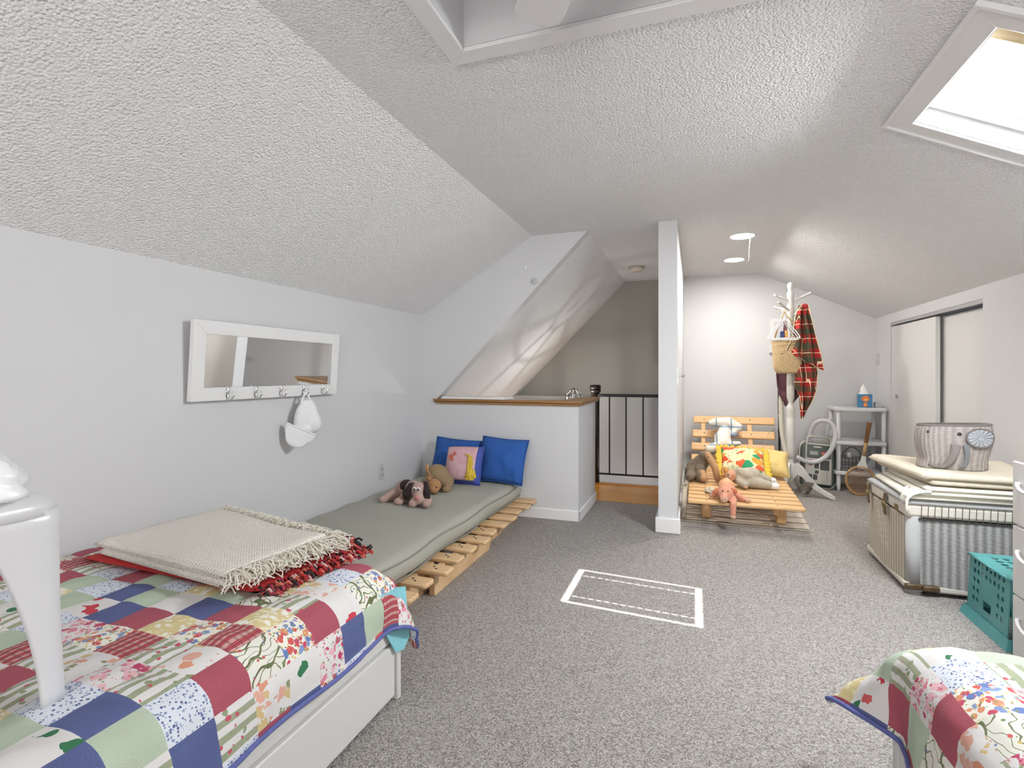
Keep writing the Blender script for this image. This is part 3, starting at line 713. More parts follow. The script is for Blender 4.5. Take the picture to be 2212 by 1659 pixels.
def slab_cloth(bb, c4, z0, h, n=26, m=20, wob=0.006, seed=0.0, puff=0.0, edge=None):
    """folded flat cloth: top surface over the quadrilateral c4 (4 xy corners ccw), rounded edges down to z0"""
    e = edge or h / 2
    def XY(u, v):
        a = Vector(c4[0]).lerp(Vector(c4[1]), u); d = Vector(c4[3]).lerp(Vector(c4[2]), u); return a.lerp(d, v)
    W_ = (Vector(c4[1]) - Vector(c4[0])).length; D_ = (Vector(c4[3]) - Vector(c4[0])).length
    top = []; bot = []
    for i in range(n + 1):
        rt = []; rb = []
        for j in range(m + 1):
            u, v = i / n, j / m
            du = min(u, 1 - u) * W_; dv = min(v, 1 - v) * D_
            k = min(1.0, du / e) ; l = min(1.0, dv / e)
            f = math.sqrt(max(0, 1 - (1 - k) ** 2)) * math.sqrt(max(0, 1 - (1 - l) ** 2))
            p = XY(u, v); zz = nz((p.x * 5 + seed, p.y * 5, seed), 1.0, wob) + puff * math.sin(PI * u) * math.sin(PI * v)
            rt.append(bb.v((p.x, p.y, z0 + h / 2 + (h / 2 + zz) * f))); rb.append(bb.v((p.x, p.y, z0 + h / 2 - h / 2 * f)))
        top.append(rt); bot.append(rb)
    for i in range(n):
        for j in range(m):
            uv = [(i / n * W_, j / m * D_), ((i + 1) / n * W_, j / m * D_), ((i + 1) / n * W_, (j + 1) / m * D_), (i / n * W_, (j + 1) / m * D_)]
            bb.f([top[i][j], top[i + 1][j], top[i + 1][j + 1], top[i][j + 1]], uv)
            bb.f([bot[i][j], bot[i][j + 1], bot[i + 1][j + 1], bot[i + 1][j]], [uv[0], uv[3], uv[2], uv[1]])
    bmesh.ops.remove_doubles(bb.bm, verts=bb.bm.verts[:], dist=0.0004)

# ------------------------------------------------------------------ low futon by the left wall
FB = thing('low_futon_bed', 'low slatted pine futon frame on the carpet along the left wall', 'bed frame', (-1.6, 3.0, 0))
sl_y = [3.855, 3.69, 3.525, 3.36, 3.19, 3.02, 2.855, 2.69, 2.52, 2.35, 2.18, 2.015]
for k, y in enumerate(sl_y):
    x1 = -1.152 + 0.012 * math.sin(k * 2.3); hw = 0.048; b = B()
    pts = []
    for q in range(5): pts.append((x1 - 0.022 + 0.022 * math.sin(PI / 2 * q / 4), y - hw + 0.022 - 0.022 * math.cos(PI / 2 * q / 4) ))
    for q in range(5): pts.append((x1 - 0.022 + 0.022 * math.cos(PI / 2 * q / 4), y + hw - 0.022 + 0.022 * math.sin(PI / 2 * q / 4)))
    pts += [(-2.12, y + hw), (-2.12, y - hw)]
    b.prism([(x, yy, 0.128) for x, yy in pts], (0, 0, 0.022)); sl_ = make('slat', b, PINE, FB, bevel=0.006)
    if k > 4:
        for dx in (-0.075, -0.098):
            b = B(); b.lathe([(0, 0), (0.006, 0), (0.006, 0.002), (0, 0.002)], (x1 + dx, y + (0.01 if dx < -0.08 else -0.012), 0.150), 10); make('screw', b, DARK, sl_)
for x, y0, y1, z1 in ((-1.235, 2.36, 3.14, 0.128), (-1.285, 3.02, 3.50, 0.128), (-1.30, 3.44, 3.895, 0.128), (-1.30, 1.90, 2.50, 0.128), (-2.02, 1.9, 3.89, 0.128)):
    b = B(); b.prism([(x, y0, 0.0), (x, y1 - 0.04, 0.0), (x, y1, 0.05), (x, y1, z1), (x, y0, z1)], (-0.032, 0, 0)); make('beam', b, PINE_Y, FB, bevel=0.003)
MT = thing('futon_mattress', 'sage green futon mattress lying on the low slatted frame', 'mattress', (-1.7, 3.0, 0.15))
b = B(); n, m = 30, 60; x0, x1, y0, y1, z0, h = -2.155, -1.275, 1.72, 3.895, 0.152, 0.125
def MTP(u, v, s):
    e = min(u, 1 - u) * (x1 - x0); f = min(v, 1 - v) * (y1 - y0)
    k = min(1, e / 0.055); l = min(1, f / 0.055); g = (math.sqrt(1 - (1 - k) ** 2) * math.sqrt(1 - (1 - l) ** 2))
    x = x0 + u * (x1 - x0); y = y0 + v * (y1 - y0)
    wr = math.sin(y * 19 + 2.2 * math.sin(x * 2.4 + y * 1.3) + nz((x * 1.5, y * 2, 3), 1, 3)) * 0.008 * math.exp(-((u - 0.35) / 0.42) ** 2)
    if s > 0: z = z0 + h / 2 + (h / 2 + 0.018 * math.sin(PI * u) + wr + nz((x * 3, y * 3, 1), 1, 0.008)) * g
    else: z = z0 + h / 2 - h / 2 * g
    bulge = 0.010 * math.sin(y * 9) * (1 if u > 0.98 else 0)
    return (x + bulge, y, z)
for s in (1, -1):
    g = [[b.v(MTP(math.sin(PI * (i / n - 0.5)) / 2 + 0.5, j / m, s)) for j in range(m + 1)] for i in range(n + 1)]
    for i in range(n):
        for j in range(m): b.f([g[i][j], g[i + 1][j], g[i + 1][j + 1], g[i][j + 1]])
bmesh.ops.remove_doubles(b.bm, verts=b.bm.verts[:], dist=0.0005)
make('cover', b, FUTON, MT, smooth=True)
for dz, nm in ((0.040, 'piping'), (-0.040, 'piping')):
    b = B(); pts = [(x1 - 0.006 + 0.010 * math.sin((y1 - t * (y1 - y0)) * 9), y1 - 0.02 - t * (y1 - y0 - 0.04), z0 + h / 2 + dz + 0.006 * math.sin(t * 21)) for t in [q / 50 for q in range(51)]]
    b.tube(pts, 0.0045, 6); make(nm, b, mat('piping_sage', (0.22, 0.215, 0.18), 0.9), MT, smooth=True)

# pillows on the futon
PZ = 0.285
def cushion(name, lab, M_, w_, h_, t_, m, seed, pipe=None, cat='pillow', group=None):
    o = thing(name, lab, cat, M_.translation, group)
    b = B(); pillow(b, M_, w_, h_, t_, seed=seed); make('cover', b, m, o, smooth=True)
    b = B(); b.tube(rim(M_, w_, h_), 0.005, 6, caps=False); make('piping', b, pipe or m, o, smooth=True)
    return o
Ma = frameM((-1.80, 3.80, PZ + 0.155), (1, 0.02, -0.06), (-0.02, 0.36, 1)); cushion('pillow', 'blue seersucker pillow in the corner behind the pink cushion', Ma, 0.40, 0.33, 0.13, BLUE_CLOTH, 1.0)
Mb = frameM((-1.40, 3.785, PZ + 0.170), (1, 0.03, -0.06), (0.08, 0.38, 1)); cushion('pillow', 'blue seersucker pillow leaning on the half wall, right of the pink cushion', Mb, 0.375, 0.35, 0.14, BLUE_CLOTH, 5.0)
Mc = frameM((-1.655, 3.635, PZ + 0.140), (1, 0.0, 0.03), (0.20, 0.42, 1))
PK = new_mat('pink_print', 0.9); tt = NT(PK); uvp = tt.uv(); nn = tt.noise(uvp, 14.0, 3.0)
tt.color(tt.mix(nn, (0.50, 0.24, 0.27), (0.70, 0.52, 0.54)))
cu = cushion('cushion', 'pink cushion with blue edges and yellow yarn pompoms leaning on the blue pillows', Mc, 0.30, 0.295, 0.11, mat('violet_blue_cloth', (0.055, 0.085, 0.34), 0.9, var=0.2, vs=50), 9.0)
b = B(); n = 16
def PKP(i, j):
    u = -0.93 + 1.68 * i / n; v = -0.80 + 1.72 * j / n
    k = (max(0, 1 - abs(u) ** 2.6) * max(0, 1 - abs(v) ** 2.6)) ** 0.55
    x = u * 0.15 * (1 - 0.06 * (1 - v * v) * abs(u) ** 3); y = v * 0.1475
    z = -(0.055 * k + 0.004) ; z -= nz((x * 9 + 9, y * 9, -1), 1, -0.012) * k * 0
    return Mc @ Vector((x, y, -z if FRONT > 0 else z)), (x, y)
FRONT = 1 if (Mc.to_3x3() @ Vector((0, 0, 1))).y < 0 else -1
g = [[PKP(i, j) for j in range(n + 1)] for i in range(n + 1)]; gv = [[b.v(p[0]) for p in r] for r in g]
for i in range(n):
    for j in range(n): b.f([gv[i][j], gv[i + 1][j], gv[i + 1][j + 1], gv[i][j + 1]], [g[i][j][1], g[i + 1][j][1], g[i + 1][j + 1][1], g[i][j + 1][1]])
make('front_panel', b, PK, cu, smooth=True, thick=0.012)
YARN = mat('yellow_yarn', (0.72, 0.52, 0.06), 0.95, var=0.35, vs=110, bump=(120, 0.9, 0.01))
def cush(x, y, z): return Mc @ Vector((x, y, z * FRONT))
b = B()
for i in range(80):
    a = random.uniform(0, 2 * PI); r0 = random.uniform(0, 0.040); b.ell(cush(0.088 + r0 * math.cos(a), -0.080 + r0 * math.sin(a), 0.055 + 0.014 * (1 - (r0 / 0.04) ** 2)), random.uniform(0.008, 0.013), n=8)
make('pompom', b, YARN, cu, smooth=True)
b = B()
for i in range(22):
    a = random.uniform(0, 2 * PI); r0 = random.uniform(0, 0.016); b.ell(cush(-0.118 + r0 * math.cos(a), -0.082 + r0 * math.sin(a) * 1.5, 0.042), random.uniform(0.007, 0.010), n=8)
make('pompom', b, YARN, cu, smooth=True)
b = B()
for k in range(5):
    b.tube([cush(*p) for p in spline([(0.030 + 0.008 * k, 0.075 - 0.004 * k, 0.068), (0.060 + 0.006 * k, 0.05, 0.066), (0.064 + 0.008 * k, 0.0, 0.070), (0.070 + 0.006 * k, -0.07, 0.062)], 5)], 0.0055, 6)
make('yarn_braid', b, YARN, cu, smooth=True)
b = B()
for x, y, r0 in ((-0.09, 0.05, 0.018), (-0.06, 0.075, 0.014), (-0.075, 0.03, 0.012)):
    for k in range(6): b.ell(cush(x + r0 * 0.7 * math.cos(k * PI / 3), y + r0 * 0.7 * math.sin(k * PI / 3), 0.062), (r0 * 0.42,) * 3, n=8)
make('flower_patch', b, mat('coral_felt', (0.60, 0.16, 0.10), 0.9), cu, smooth=True)

# ------------------------------------------------------------------ soft toys on the futon
def plush_dog():
    o = thing('plush_dog', 'pinkish plush puppy with dark patches and drooping black ears on the futon', 'soft toy', (-1.74, 2.98, 0.29))
    P = m_plush('dusty_pink_plush', (0.46, 0.31, 0.27)); K = m_plush('dark_plush', (0.025, 0.014, 0.013), 0.4)
    z = 0.288
    b = B()
    b.cap((-1.83, 3.06, z + 0.066), (-1.73, 3.0, z + 0.080), 0.062, 0.056); b.ell((-1.73, 3.0, z + 0.08), (0.060, 0.060, 0.060))
    b.ell((-1.655, 2.95, z + 0.092), (0.058, 0.055, 0.052)); b.cap((-1.64, 2.93, z + 0.075), (-1.625, 2.895, z + 0.050), 0.042, 0.035)
    b.cap((-1.85, 3.02, z + 0.05), (-1.885, 2.93, z + 0.028), 0.038, 0.027); b.ell((-1.885, 2.90, z + 0.026), (0.028, 0.034, 0.024))
    b.cap((-1.75, 2.97, z + 0.05), (-1.765, 2.90, z + 0.028), 0.032, 0.026); b.ell((-1.765, 2.885, z + 0.026), (0.032, 0.034, 0.025))
    b.cap((-1.66, 2.92, z + 0.04), (-1.655, 2.87, z + 0.026), 0.030, 0.027); b.cap((-1.58, 2.93, z + 0.04), (-1.57, 2.885, z + 0.026), 0.026, 0.024)
    b.cap((-1.89, 3.08, z + 0.06), (-1.93, 3.10, z + 0.03), 0.016, 0.012)
    make('body', b, P, o, remesh=0.006)
    b = B(); b.cap((-1.70, 2.925, z + 0.125), (-1.715, 2.895, z + 0.075), 0.020, 0.027); b.ell((-1.715, 2.893, z + 0.075), (0.028, 0.016, 0.038)); make('ear', b, K, o, remesh=0.005)
    b = B(); b.cap((-1.615, 2.965, z + 0.135), (-1.585, 2.925, z + 0.09), 0.018, 0.024); b.ell((-1.582, 2.915, z + 0.07), (0.026, 0.018, 0.042)); make('ear', b, K, o, remesh=0.005)
    b = B(); b.ell((-1.775, 3.0, z + 0.105), (0.044, 0.048, 0.038)); make('back_patch', b, K, o, smooth=True)
    b = B(); b.ell((-1.622, 2.864, z + 0.062), (0.014, 0.010, 0.010)); make('nose', b, mat('pink_nose', (0.55, 0.16, 0.16), 0.5), o, smooth=True)
    for x in (-1.658, -1.630):
        b = B(); b.ell((x, 2.898, z + 0.112), (0.013, 0.006, 0.011)); e = make('eye', b, mat('eye_white', (0.8, 0.8, 0.8), 0.3), o, smooth=True)
        b = B(); b.ell((x + 0.002, 2.892, z + 0.110), (0.006, 0.003, 0.007)); make('pupil', b, DARK, e, smooth=True)
    b = B(); ring = [(-1.70 + 0.052 * math.cos(a) * 0.7, 2.975 + 0.052 * math.cos(a) * -0.7, z + 0.085 + 0.052 * math.sin(a)) for a in [2 * PI * k / 16 for k in range(17)]]
    b.tube(ring, 0.005, 6); make('collar', b, mat('collar_grey', (0.5, 0.48, 0.52), 0.6), o, smooth=True)
plush_dog()
def plush_brown():
    o = thing('plush_bear', 'tan brown plush animal crouching behind the puppy, head down with an orange ribbon', 'soft toy', (-1.74, 3.36, 0.29))
    P = m_plush('tan_plush', (0.27, 0.19, 0.105)); Q = m_plush('ginger_plush', (0.42, 0.22, 0.10)); z = 0.288
    b = B(); b.ell((-1.76, 3.40, z + 0.085), (0.095, 0.085, 0.095), tri(ry=12)); b.ell((-1.70, 3.39, z + 0.06), (0.075, 0.07, 0.06)); b.ell((-1.80, 3.34, z + 0.05), (0.05, 0.06, 0.048))
    b.cap((-1.66, 3.37, z + 0.05), (-1.635, 3.31, z + 0.026), 0.038, 0.024); b.ell((-1.64, 3.30, z + 0.025), (0.030, 0.03, 0.022)); make('body', b, P, o, remesh=0.006)
    b = B(); b.ell((-1.715, 3.27, z + 0.055), (0.052, 0.048, 0.045), tri(ry=20)); b.ell((-1.70, 3.235, z + 0.030), (0.034, 0.032, 0.026)); make('head', b, Q, o, remesh=0.005)
    b = B(); b.ell((-1.745, 3.255, z + 0.10), (0.018, 0.010, 0.018)); make('ear', b, Q, o, smooth=True)
    b = B(); b.ell((-1.678, 3.232, z + 0.052), 0.006); make('eye', b, DARK, o, smooth=True)
    b = B(); b.tube(spline([(-1.79, 3.31, z + 0.185), (-1.775, 3.285, z + 0.160), (-1.755, 3.285, z + 0.12), (-1.735, 3.29, z + 0.10)], 5), 0.010, 6, flat=0.35); b.ell((-1.79, 3.305, z + 0.168), (0.012, 0.006, 0.026), tri(ry=15)); make('ribbon', b, mat('orange_ribbon', (0.62, 0.30, 0.14), 0.5), o, smooth=True)
plush_brown()

# ------------------------------------------------------------------ patchwork quilts over white beds
PS = 0.104
def quilt(name, lab, A, Bv, top, Rr, a0, b0, la, lb, flare, sgn, seed, loc, flat_a=0.02):
    """sheet coordinates a (towards the open side, grows to A) and b (towards the far end, grows to Bv); sgn = +1 open side at +x, -1 at -x"""
    o = thing(name, lab, 'quilt', loc)
    def pos(a, bb_):
        ka = A
        du = max(0.0, a - ka); dv = max(0.0, bb_ - Bv); r = math.hypot(du, dv)
        x = min(a, ka); y = min(bb_, Bv); zz = top
        if r > 1e-6:
            q = Rr * PI / 2
            if r < q: g = Rr * math.sin(r / Rr); h = Rr * (1 - math.cos(r / Rr))
            else: g = Rr + (r - q) * 0.12; h = Rr + (r - q) * 0.985
            ang = math.atan2(dv, du); fl = math.sin(2 * ang) ** 2 * flare * max(0, (r - q * 0.5))
            g += fl; h -= fl * 0.45
            wv = 0.010 * math.sin(bb_ * 14 + seed) * min(1, max(0, r - q) / 0.1) * (1 if du > dv else 0.4)
            g += wv
            x += g * du / r; y += g * dv / r; zz -= h
        pa, pb = (a / PS) % 1.0, (bb_ / PS) % 1.0
        puff = 0.008 * (math.sin(PI * pa) * math.sin(PI * pb)) ** 0.6
        n_ = nz((a * 6 + seed, bb_ * 6, 0), 1, 0.007) + nz((a * 22 + seed, bb_ * 22, 2), 1, 0.0035) + puff
        zz += n_ if r < 1e-6 else n_ * 0.6
        if r > 1e-6: x += n_ * du / r; y += n_ * dv / r
        return (sgn * x, y, max(zz, 0.012))
    K = 6; na = int(round((A + la - a0) / PS * K)); nb = int(round((Bv + lb - b0) / PS * K))
    b = B(); G = [[b.v(pos(a0 + PS * i / K, b0 + PS * j / K)) for j in range(nb + 1)] for i in range(na + 1)]
    rnd = random.Random(seed * 100); pat = {}
    order = [0, 5, 4, 8, 1, 7, 9, 2, 11, 0, 6, 3, 10]
    for i in range(na):
        for j in range(nb):
            ci, cj = int(math.floor(a0 / PS + i / K + 1e-6)), int(math.floor(b0 / PS + j / K + 1e-6))
            if (ci, cj) not in pat:
                ch = order[(ci * 5 + cj * 3 + rnd.choice((0, 0, 0, 1, 2))) % len(order)]
                if ch in (pat.get((ci - 1, cj)), pat.get((ci, cj - 1))): ch = rnd.choice([5, 9, 4, 8, 7, 6, 11])
                pat[(ci, cj)] = ch
            b.mi = pat[(ci, cj)]
            u = lambda ii, jj: (a0 + PS * ii / K, b0 + PS * jj / K)
            b.f([G[i][j], G[i + 1][j], G[i + 1][j + 1], G[i][j + 1]], [u(i, j), u(i + 1, j), u(i + 1, j + 1), u(i, j + 1)])
    q = make('patchwork', b, QF, o, smooth=True)
    md = q.modifiers.new('thickness', 'SOLIDIFY'); md.thickness = 0.010; md.offset = -1.0; md.material_offset = 0
    q.data.materials.append(QBACK); md.material_offset = 0
    A1 = a0 + PS * na / K; B1 = b0 + PS * nb / K; b = B()
    b.tube([pos(A1, b0 + PS * j / K) for j in range(nb + 1)] + [pos(a0 + PS * i / K, B1) for i in range(na - 1, -1, -1)], 0.0065, 8)
    make('binding', b, QBIND, o, smooth=True)
    return o
BEDW = mat('bed_white', (0.62, 0.61, 0.59), 0.45)
bd = thing('trundle_bed', 'white storage bed with stacked drawer fronts along the left wall', 'bed', (-1.55, 0.6, 0))
b = B(); b.box(-2.13, -0.985, -0.55, 1.57, 0.05, 0.30); make('base', b, BEDW, bd, bevel=0.004)
b = B(); b.box(-0.995, -0.972, -0.5, 1.565, 0.208, 0.34); make('side_rail', b, BEDW, bd, bevel=0.004)
b = B(); b.box(-0.992, -0.968, -0.5, 0.543, 0.02, 0.199); make('drawer', b, BEDW, bd, bevel=0.004)
b = B(); b.box(-0.992, -0.968, 0.550, 1.560, 0.02, 0.199); make('drawer', b, BEDW, bd, bevel=0.004)
for x0, x1 in ((-0.998, -0.962), (-2.14, -2.085)):
    b = B(); b.box(x0, x1, 1.567, 1.59, 0.0, 0.34); make('bed_post', b, BEDW, bd, bevel=0.004)
b = B(); slab_cloth(b, [(-2.13, -0.5), (-1.03, -0.5), (-1.03, 1.54), (-2.13, 1.54)], 0.30, 0.14, edge=0.06); make('mattress', b, WHITE_CLOTH, bd, smooth=True)
quilt('patchwork_quilt', 'patchwork quilt with blue binding spread over the bed along the left wall', -1.068, 1.495, 0.462, 0.11, -2.13, -0.30, 0.255, 0.33, 0.22, 1, 3, (-1.5, 0.7, 0.46))
b = B(); b.prism([(-1.00, 1.50, 0.40), (-0.955, 1.60, 0.38), (-0.945, 1.61, 0.20), (-0.955, 1.585, 0.165), (-0.96, 1.545, 0.175), (-0.965, 1.48, 0.28), (-0.97, 1.46, 0.40)], (0.004, 0.002, 0))
make('bed_sheet', b, mat('aqua_sheet', (0.22, 0.52, 0.58), 0.8, bump=(20, 0.4, 0.01)), bevel=0.002, label='aqua sheet corner drooping from under the patchwork quilt at the bed end', cat='sheet')

# second bed, only its far corner in view
bd = thing('guest_bed', 'white bed standing right of the camera, only a corner post in view under its quilt', 'bed', (1.0, 0.8, 0))
b = B(); b.box(0.53, 1.45, -0.5, 1.56, 0.05, 0.30); make('base', b, BEDW, bd, bevel=0.004)
b = B(); b.box(0.51, 0.53, -0.5, 1.56, 0.16, 0.34); make('side_rail', b, BEDW, bd, bevel=0.004)
b = B(); b.box(0.478, 0.508, 1.55, 1.585, 0.0, 0.26); make('bed_post', b, BEDW, bd, bevel=0.004)
b = B(); slab_cloth(b, [(0.55, -0.5), (1.45, -0.5), (1.45, 1.56), (0.55, 1.56)], 0.30, 0.14, edge=0.06); make('mattress', b, WHITE_CLOTH, bd, smooth=True)
quilt('patchwork_quilt', 'patchwork quilt whose corner flares out over the bed beside the teal crate', -0.595, 1.50, 0.468, 0.11, -1.50, -0.30, 0.31, 0.31, 0.50, -1, 8, (1.0, 0.8, 0.46))

# ------------------------------------------------------------------ throws on the bed
cb = thing('cream_blanket', 'folded cream waffle knit blanket with fringe, on top of the red throw', 'blanket', (-1.6, 1.45, 0.5))
b = B(); Q4 = [(-1.97, 1.235), (-1.275, 1.15), (-1.215, 1.55), (-1.93, 1.71)]
slab_cloth(b, Q4, 0.512, 0.036, wob=0.010, seed=2, edge=0.022); slab_cloth(b, [(-1.965, 1.242), (-1.285, 1.158), (-1.225, 1.54), (-1.925, 1.70)], 0.484, 0.032, wob=0.003, seed=4, edge=0.02)
make('cloth', b, CREAM_KNIT, cb, smooth=True)
def fringe(pts, outdirs, n, ln, r, mats, z, seed, jitter=1.0, lift=0.0, curl=0.02):
    rn = random.Random(seed); b = B()
    for i in range(n):
        t = i / (n - 1) * (len(pts) - 1); k = min(int(t), len(pts) - 2); f = t - k
        p = Vector((*pts[k], 0)).lerp(Vector((*pts[k + 1], 0)), f); d = Vector((*outdirs[k], 0)).lerp(Vector((*outdirs[min(k + 1, len(outdirs) - 1)], 0)), f).normalized()
        a = rn.uniform(-0.8, 0.8) * jitter; d = Matrix.Rotation(a, 3, 'Z') @ d
        L = ln * rn.uniform(0.6, 1.15); zz = z + rn.uniform(-0.012, 0.008)
        P = [p - d * 0.012 + Vector((0, 0, zz)), p + d * L * 0.35 + Vector((rn.uniform(-1, 1) * curl * 0.4, rn.uniform(-1, 1) * curl * 0.4, zz + 0.010 + lift * rn.random())), p + d * L * 0.75 + Vector((rn.uniform(-1, 1) * curl, rn.uniform(-1, 1) * curl, zz + lift * rn.random() - 0.006)), p + d * L + Vector((rn.uniform(-1, 1) * curl, rn.uniform(-1, 1) * curl, zz - 0.016 + lift * rn.random()))]
        b.mi = rn.randrange(len(mats)); b.tube(spline(P, 4), r, 5)
    return b
cross = [(-1.275, 1.15), (-1.215, 1.55), (-1.93, 1.71)]
make('fringe', fringe(cross, [(1, -0.2), (1, 0.5), (0.1, 1)], 620, 0.062, 0.0017, [CREAM_YARN], 0.528, 3, lift=0.014), CREAM_YARN, cb, smooth=True, kind='stuff')
rb = thing('red_throw', 'folded red throw with a knotted red and black fringe, under the cream blanket', 'blanket', (-1.6, 1.45, 0.47))
b = B(); slab_cloth(b, [(-2.03, 1.235), (-1.215, 1.205), (-1.185, 1.60), (-2.0, 1.72)], 0.466, 0.018, wob=0.002, seed=6, edge=0.012)
make('cloth', b, RED_WOOL, rb, smooth=True)
b = B(); slab_cloth(b, [(-2.0, 1.25), (-1.23, 1.215), (-1.20, 1.59), (-1.97, 1.70)], 0.476, 0.006, wob=0.001, seed=6, edge=0.004)
make('lining', b, mat('lining_beige', (0.50, 0.45, 0.38), 0.9), rb, smooth=True)
BLK = mat('black_yarn', (0.015, 0.014, 0.015), 0.9); CORAL = mat('coral_yarn', (0.52, 0.13, 0.09), 0.9); CRM = mat('magenta_yarn', (0.30, 0.03, 0.06), 0.9); PNKW = mat('pale_pink_yarn', (0.62, 0.40, 0.38), 0.9)
rn = random.Random(5); b = B()
for i in range(300):
    t = rn.random(); s = rn.random() ** 0.9
    p = Vector((-1.215, 1.205, 0)).lerp(Vector((-1.19, 1.62, 0)), t)
    ang = rn.uniform(-0.5, 0.6) + 0.25; d = Vector((math.cos(ang), math.sin(ang), 0))
    q = p + Vector((1, 0.25, 0)).normalized() * s * (0.045 + 0.035 * t); drop = max(0, q.x + 1.10); z = 0.474 + rn.uniform(-0.006, 0.016) - drop * drop * 6
    b.mi = rn.choice((0, 0, 0, 1, 2, 2, 3, 4)); L = rn.uniform(0.012, 0.022)
    b.tube([q + Vector((0, 0, z)), q + d * L * 0.5 + Vector((0, 0, z + 0.007)), q + d * L + Vector((0, 0, z - 0.003))], rn.uniform(0.003, 0.0045), 6)
for i in range(60):
    t = rn.random(); q = Vector((-1.19, 1.62, 0)).lerp(Vector((-1.36, 1.70, 0)), t) + Vector((rn.uniform(-.01, .03), rn.uniform(-0.03, 0.03), 0.480 + rn.uniform(-.01, .015)))
    b.mi = rn.choice((0, 1, 2, 3)); b.tube([q, q + Vector((0.012, 0.010, 0.006)), q + Vector((0.022, 0.018, -0.004))], 0.0045, 6)
make('knotted_fringe', b, [RED_WOOL, BLK, CORAL, CRM, PNKW], rb, smooth=True, kind='stuff')

# ------------------------------------------------------------------ plastic stool standing on the bed, bag on it
SC = Vector((-1.352, 0.545)); FZ, TZ = 0.462, 0.885
st = thing('plastic_stool', 'glossy white moulded plastic stool standing on the patchwork quilt', 'stool', (SC.x, SC.y, FZ))
def rsq(h_, r_, z, k=6):
    out = []
    for q, (sx, sy) in enumerate(((1, 1), (-1, 1), (-1, -1), (1, -1))):
        for i in range(k + 1):
            a = PI / 2 * q + PI / 2 * i / k; out.append((SC.x + sx * (h_ - r_) + r_ * math.cos(a), SC.y + sy * (h_ - r_) + r_ * math.sin(a), z))
    return out
b = B(); rings = [rsq(0.085, 0.04, TZ + 0.002), rsq(0.135, 0.062, TZ), rsq(0.150, 0.070, TZ - 0.006), rsq(0.160, 0.068, TZ - 0.020), rsq(0.162, 0.068, TZ - 0.040), rsq(0.152, 0.073, TZ - 0.046), rsq(0.146, 0.070, TZ - 0.036), rsq(0.140, 0.066, TZ - 0.012), rsq(0.08, 0.04, TZ - 0.008)]
vr = [[b.v(p) for p in r] for r in rings]; n = len(vr[0])
for r0, r1 in zip(vr, vr[1:]):
    for i in range(n): b.f([r0[i], r0[(i + 1) % n], r1[(i + 1) % n], r1[i]])
b.f(vr[0]); b.f(vr[-1][::-1]); make('seat', b, WHITE_PLASTIC, st, smooth=True)
for sx in (1, -1):
    for sy in (1, -1):
        b = B(); secs = []
        for t in [k / 14 for k in range(15)]:
            z = (TZ - 0.032) * (1 - t) + (FZ + 0.004) * t
            wd = 0.042 + 0.10 * (1 - t) ** 1.9; off = 0.157 + 0.003 * t - 0.002 * math.sin(PI * t); ox, oy = SC.x + sx * off, SC.y + sy * off
            rr = 0.020 + 0.014 * (1 - t); th = 0.006
            L = []
            L.append((ox - sx * wd, oy)); L.append((ox - sx * rr, oy))
            for q in range(1, 5): a = PI / 2 * q / 5; L.append((ox - sx * (rr - rr * math.sin(a)), oy - sy * (rr - rr * math.cos(a))))
            L.append((ox, oy - sy * rr)); L.append((ox, oy - sy * wd))
            In = [(x - sx * th, y - sy * th) for x, y in L[::-1]]
            secs.append([b.v((x, y, z)) for x, y in L + In])
        for s0, s1 in zip(secs, secs[1:]):
            m_ = len(s0)
            for i in range(m_): b.f([s0[i], s0[(i + 1) % m_], s1[(i + 1) % m_], s1[i]])
        b.f(secs[0]); b.f(secs[-1][::-1]); make('leg', b, WHITE_PLASTIC, st, smooth=True)
b = B(); n, m = 28, 16
PB = new_mat('thin_plastic_film', 0.3, (0.86, 0.87, 0.88)); PB.node_tree.nodes['Principled BSDF'].inputs['Transmission Weight'].default_value = 0.0
vs = []
for j in range(m + 1):
    ph = PI * j / m * 0.5; row = []
    for i in range(n):
        a = 2 * PI * i / n; r0 = math.sin(PI / 2 * (j / m)) ** 0.6
        rr = (0.125 + 0.018 * math.sin(3 * a + 1) + 0.012 * math.sin(7 * a) + nz((math.cos(a) * 3, math.sin(a) * 3, j * 0.5), 1, 0.02)) * r0
        z = TZ + 0.004 + 0.085 * max(0, (1 - (j / m) ** 2.4)) + nz((math.cos(a) * 2 * r0, math.sin(a) * 2 * r0, 4), 2.2, 0.022) * (1 - j / m)
        row.append(b.v((SC.x + 0.012 + rr * 1.15 * math.cos(a), SC.y + 0.02 + rr * math.sin(a), z)))
    vs.append(row)
for r0, r1 in zip(vs, vs[1:]):
    for i in range(n): b.f([r0[i], r0[(i + 1) % n], r1[(i + 1) % n], r1[i]])
b.f(vs[-1][::-1]); bmesh.ops.remove_doubles(b.bm, verts=b.bm.verts[:], dist=0.0005)
make('plastic_bag', b, PB, smooth=True, label='crumpled thin white plastic bag on the seat of the plastic stool', cat='bag')

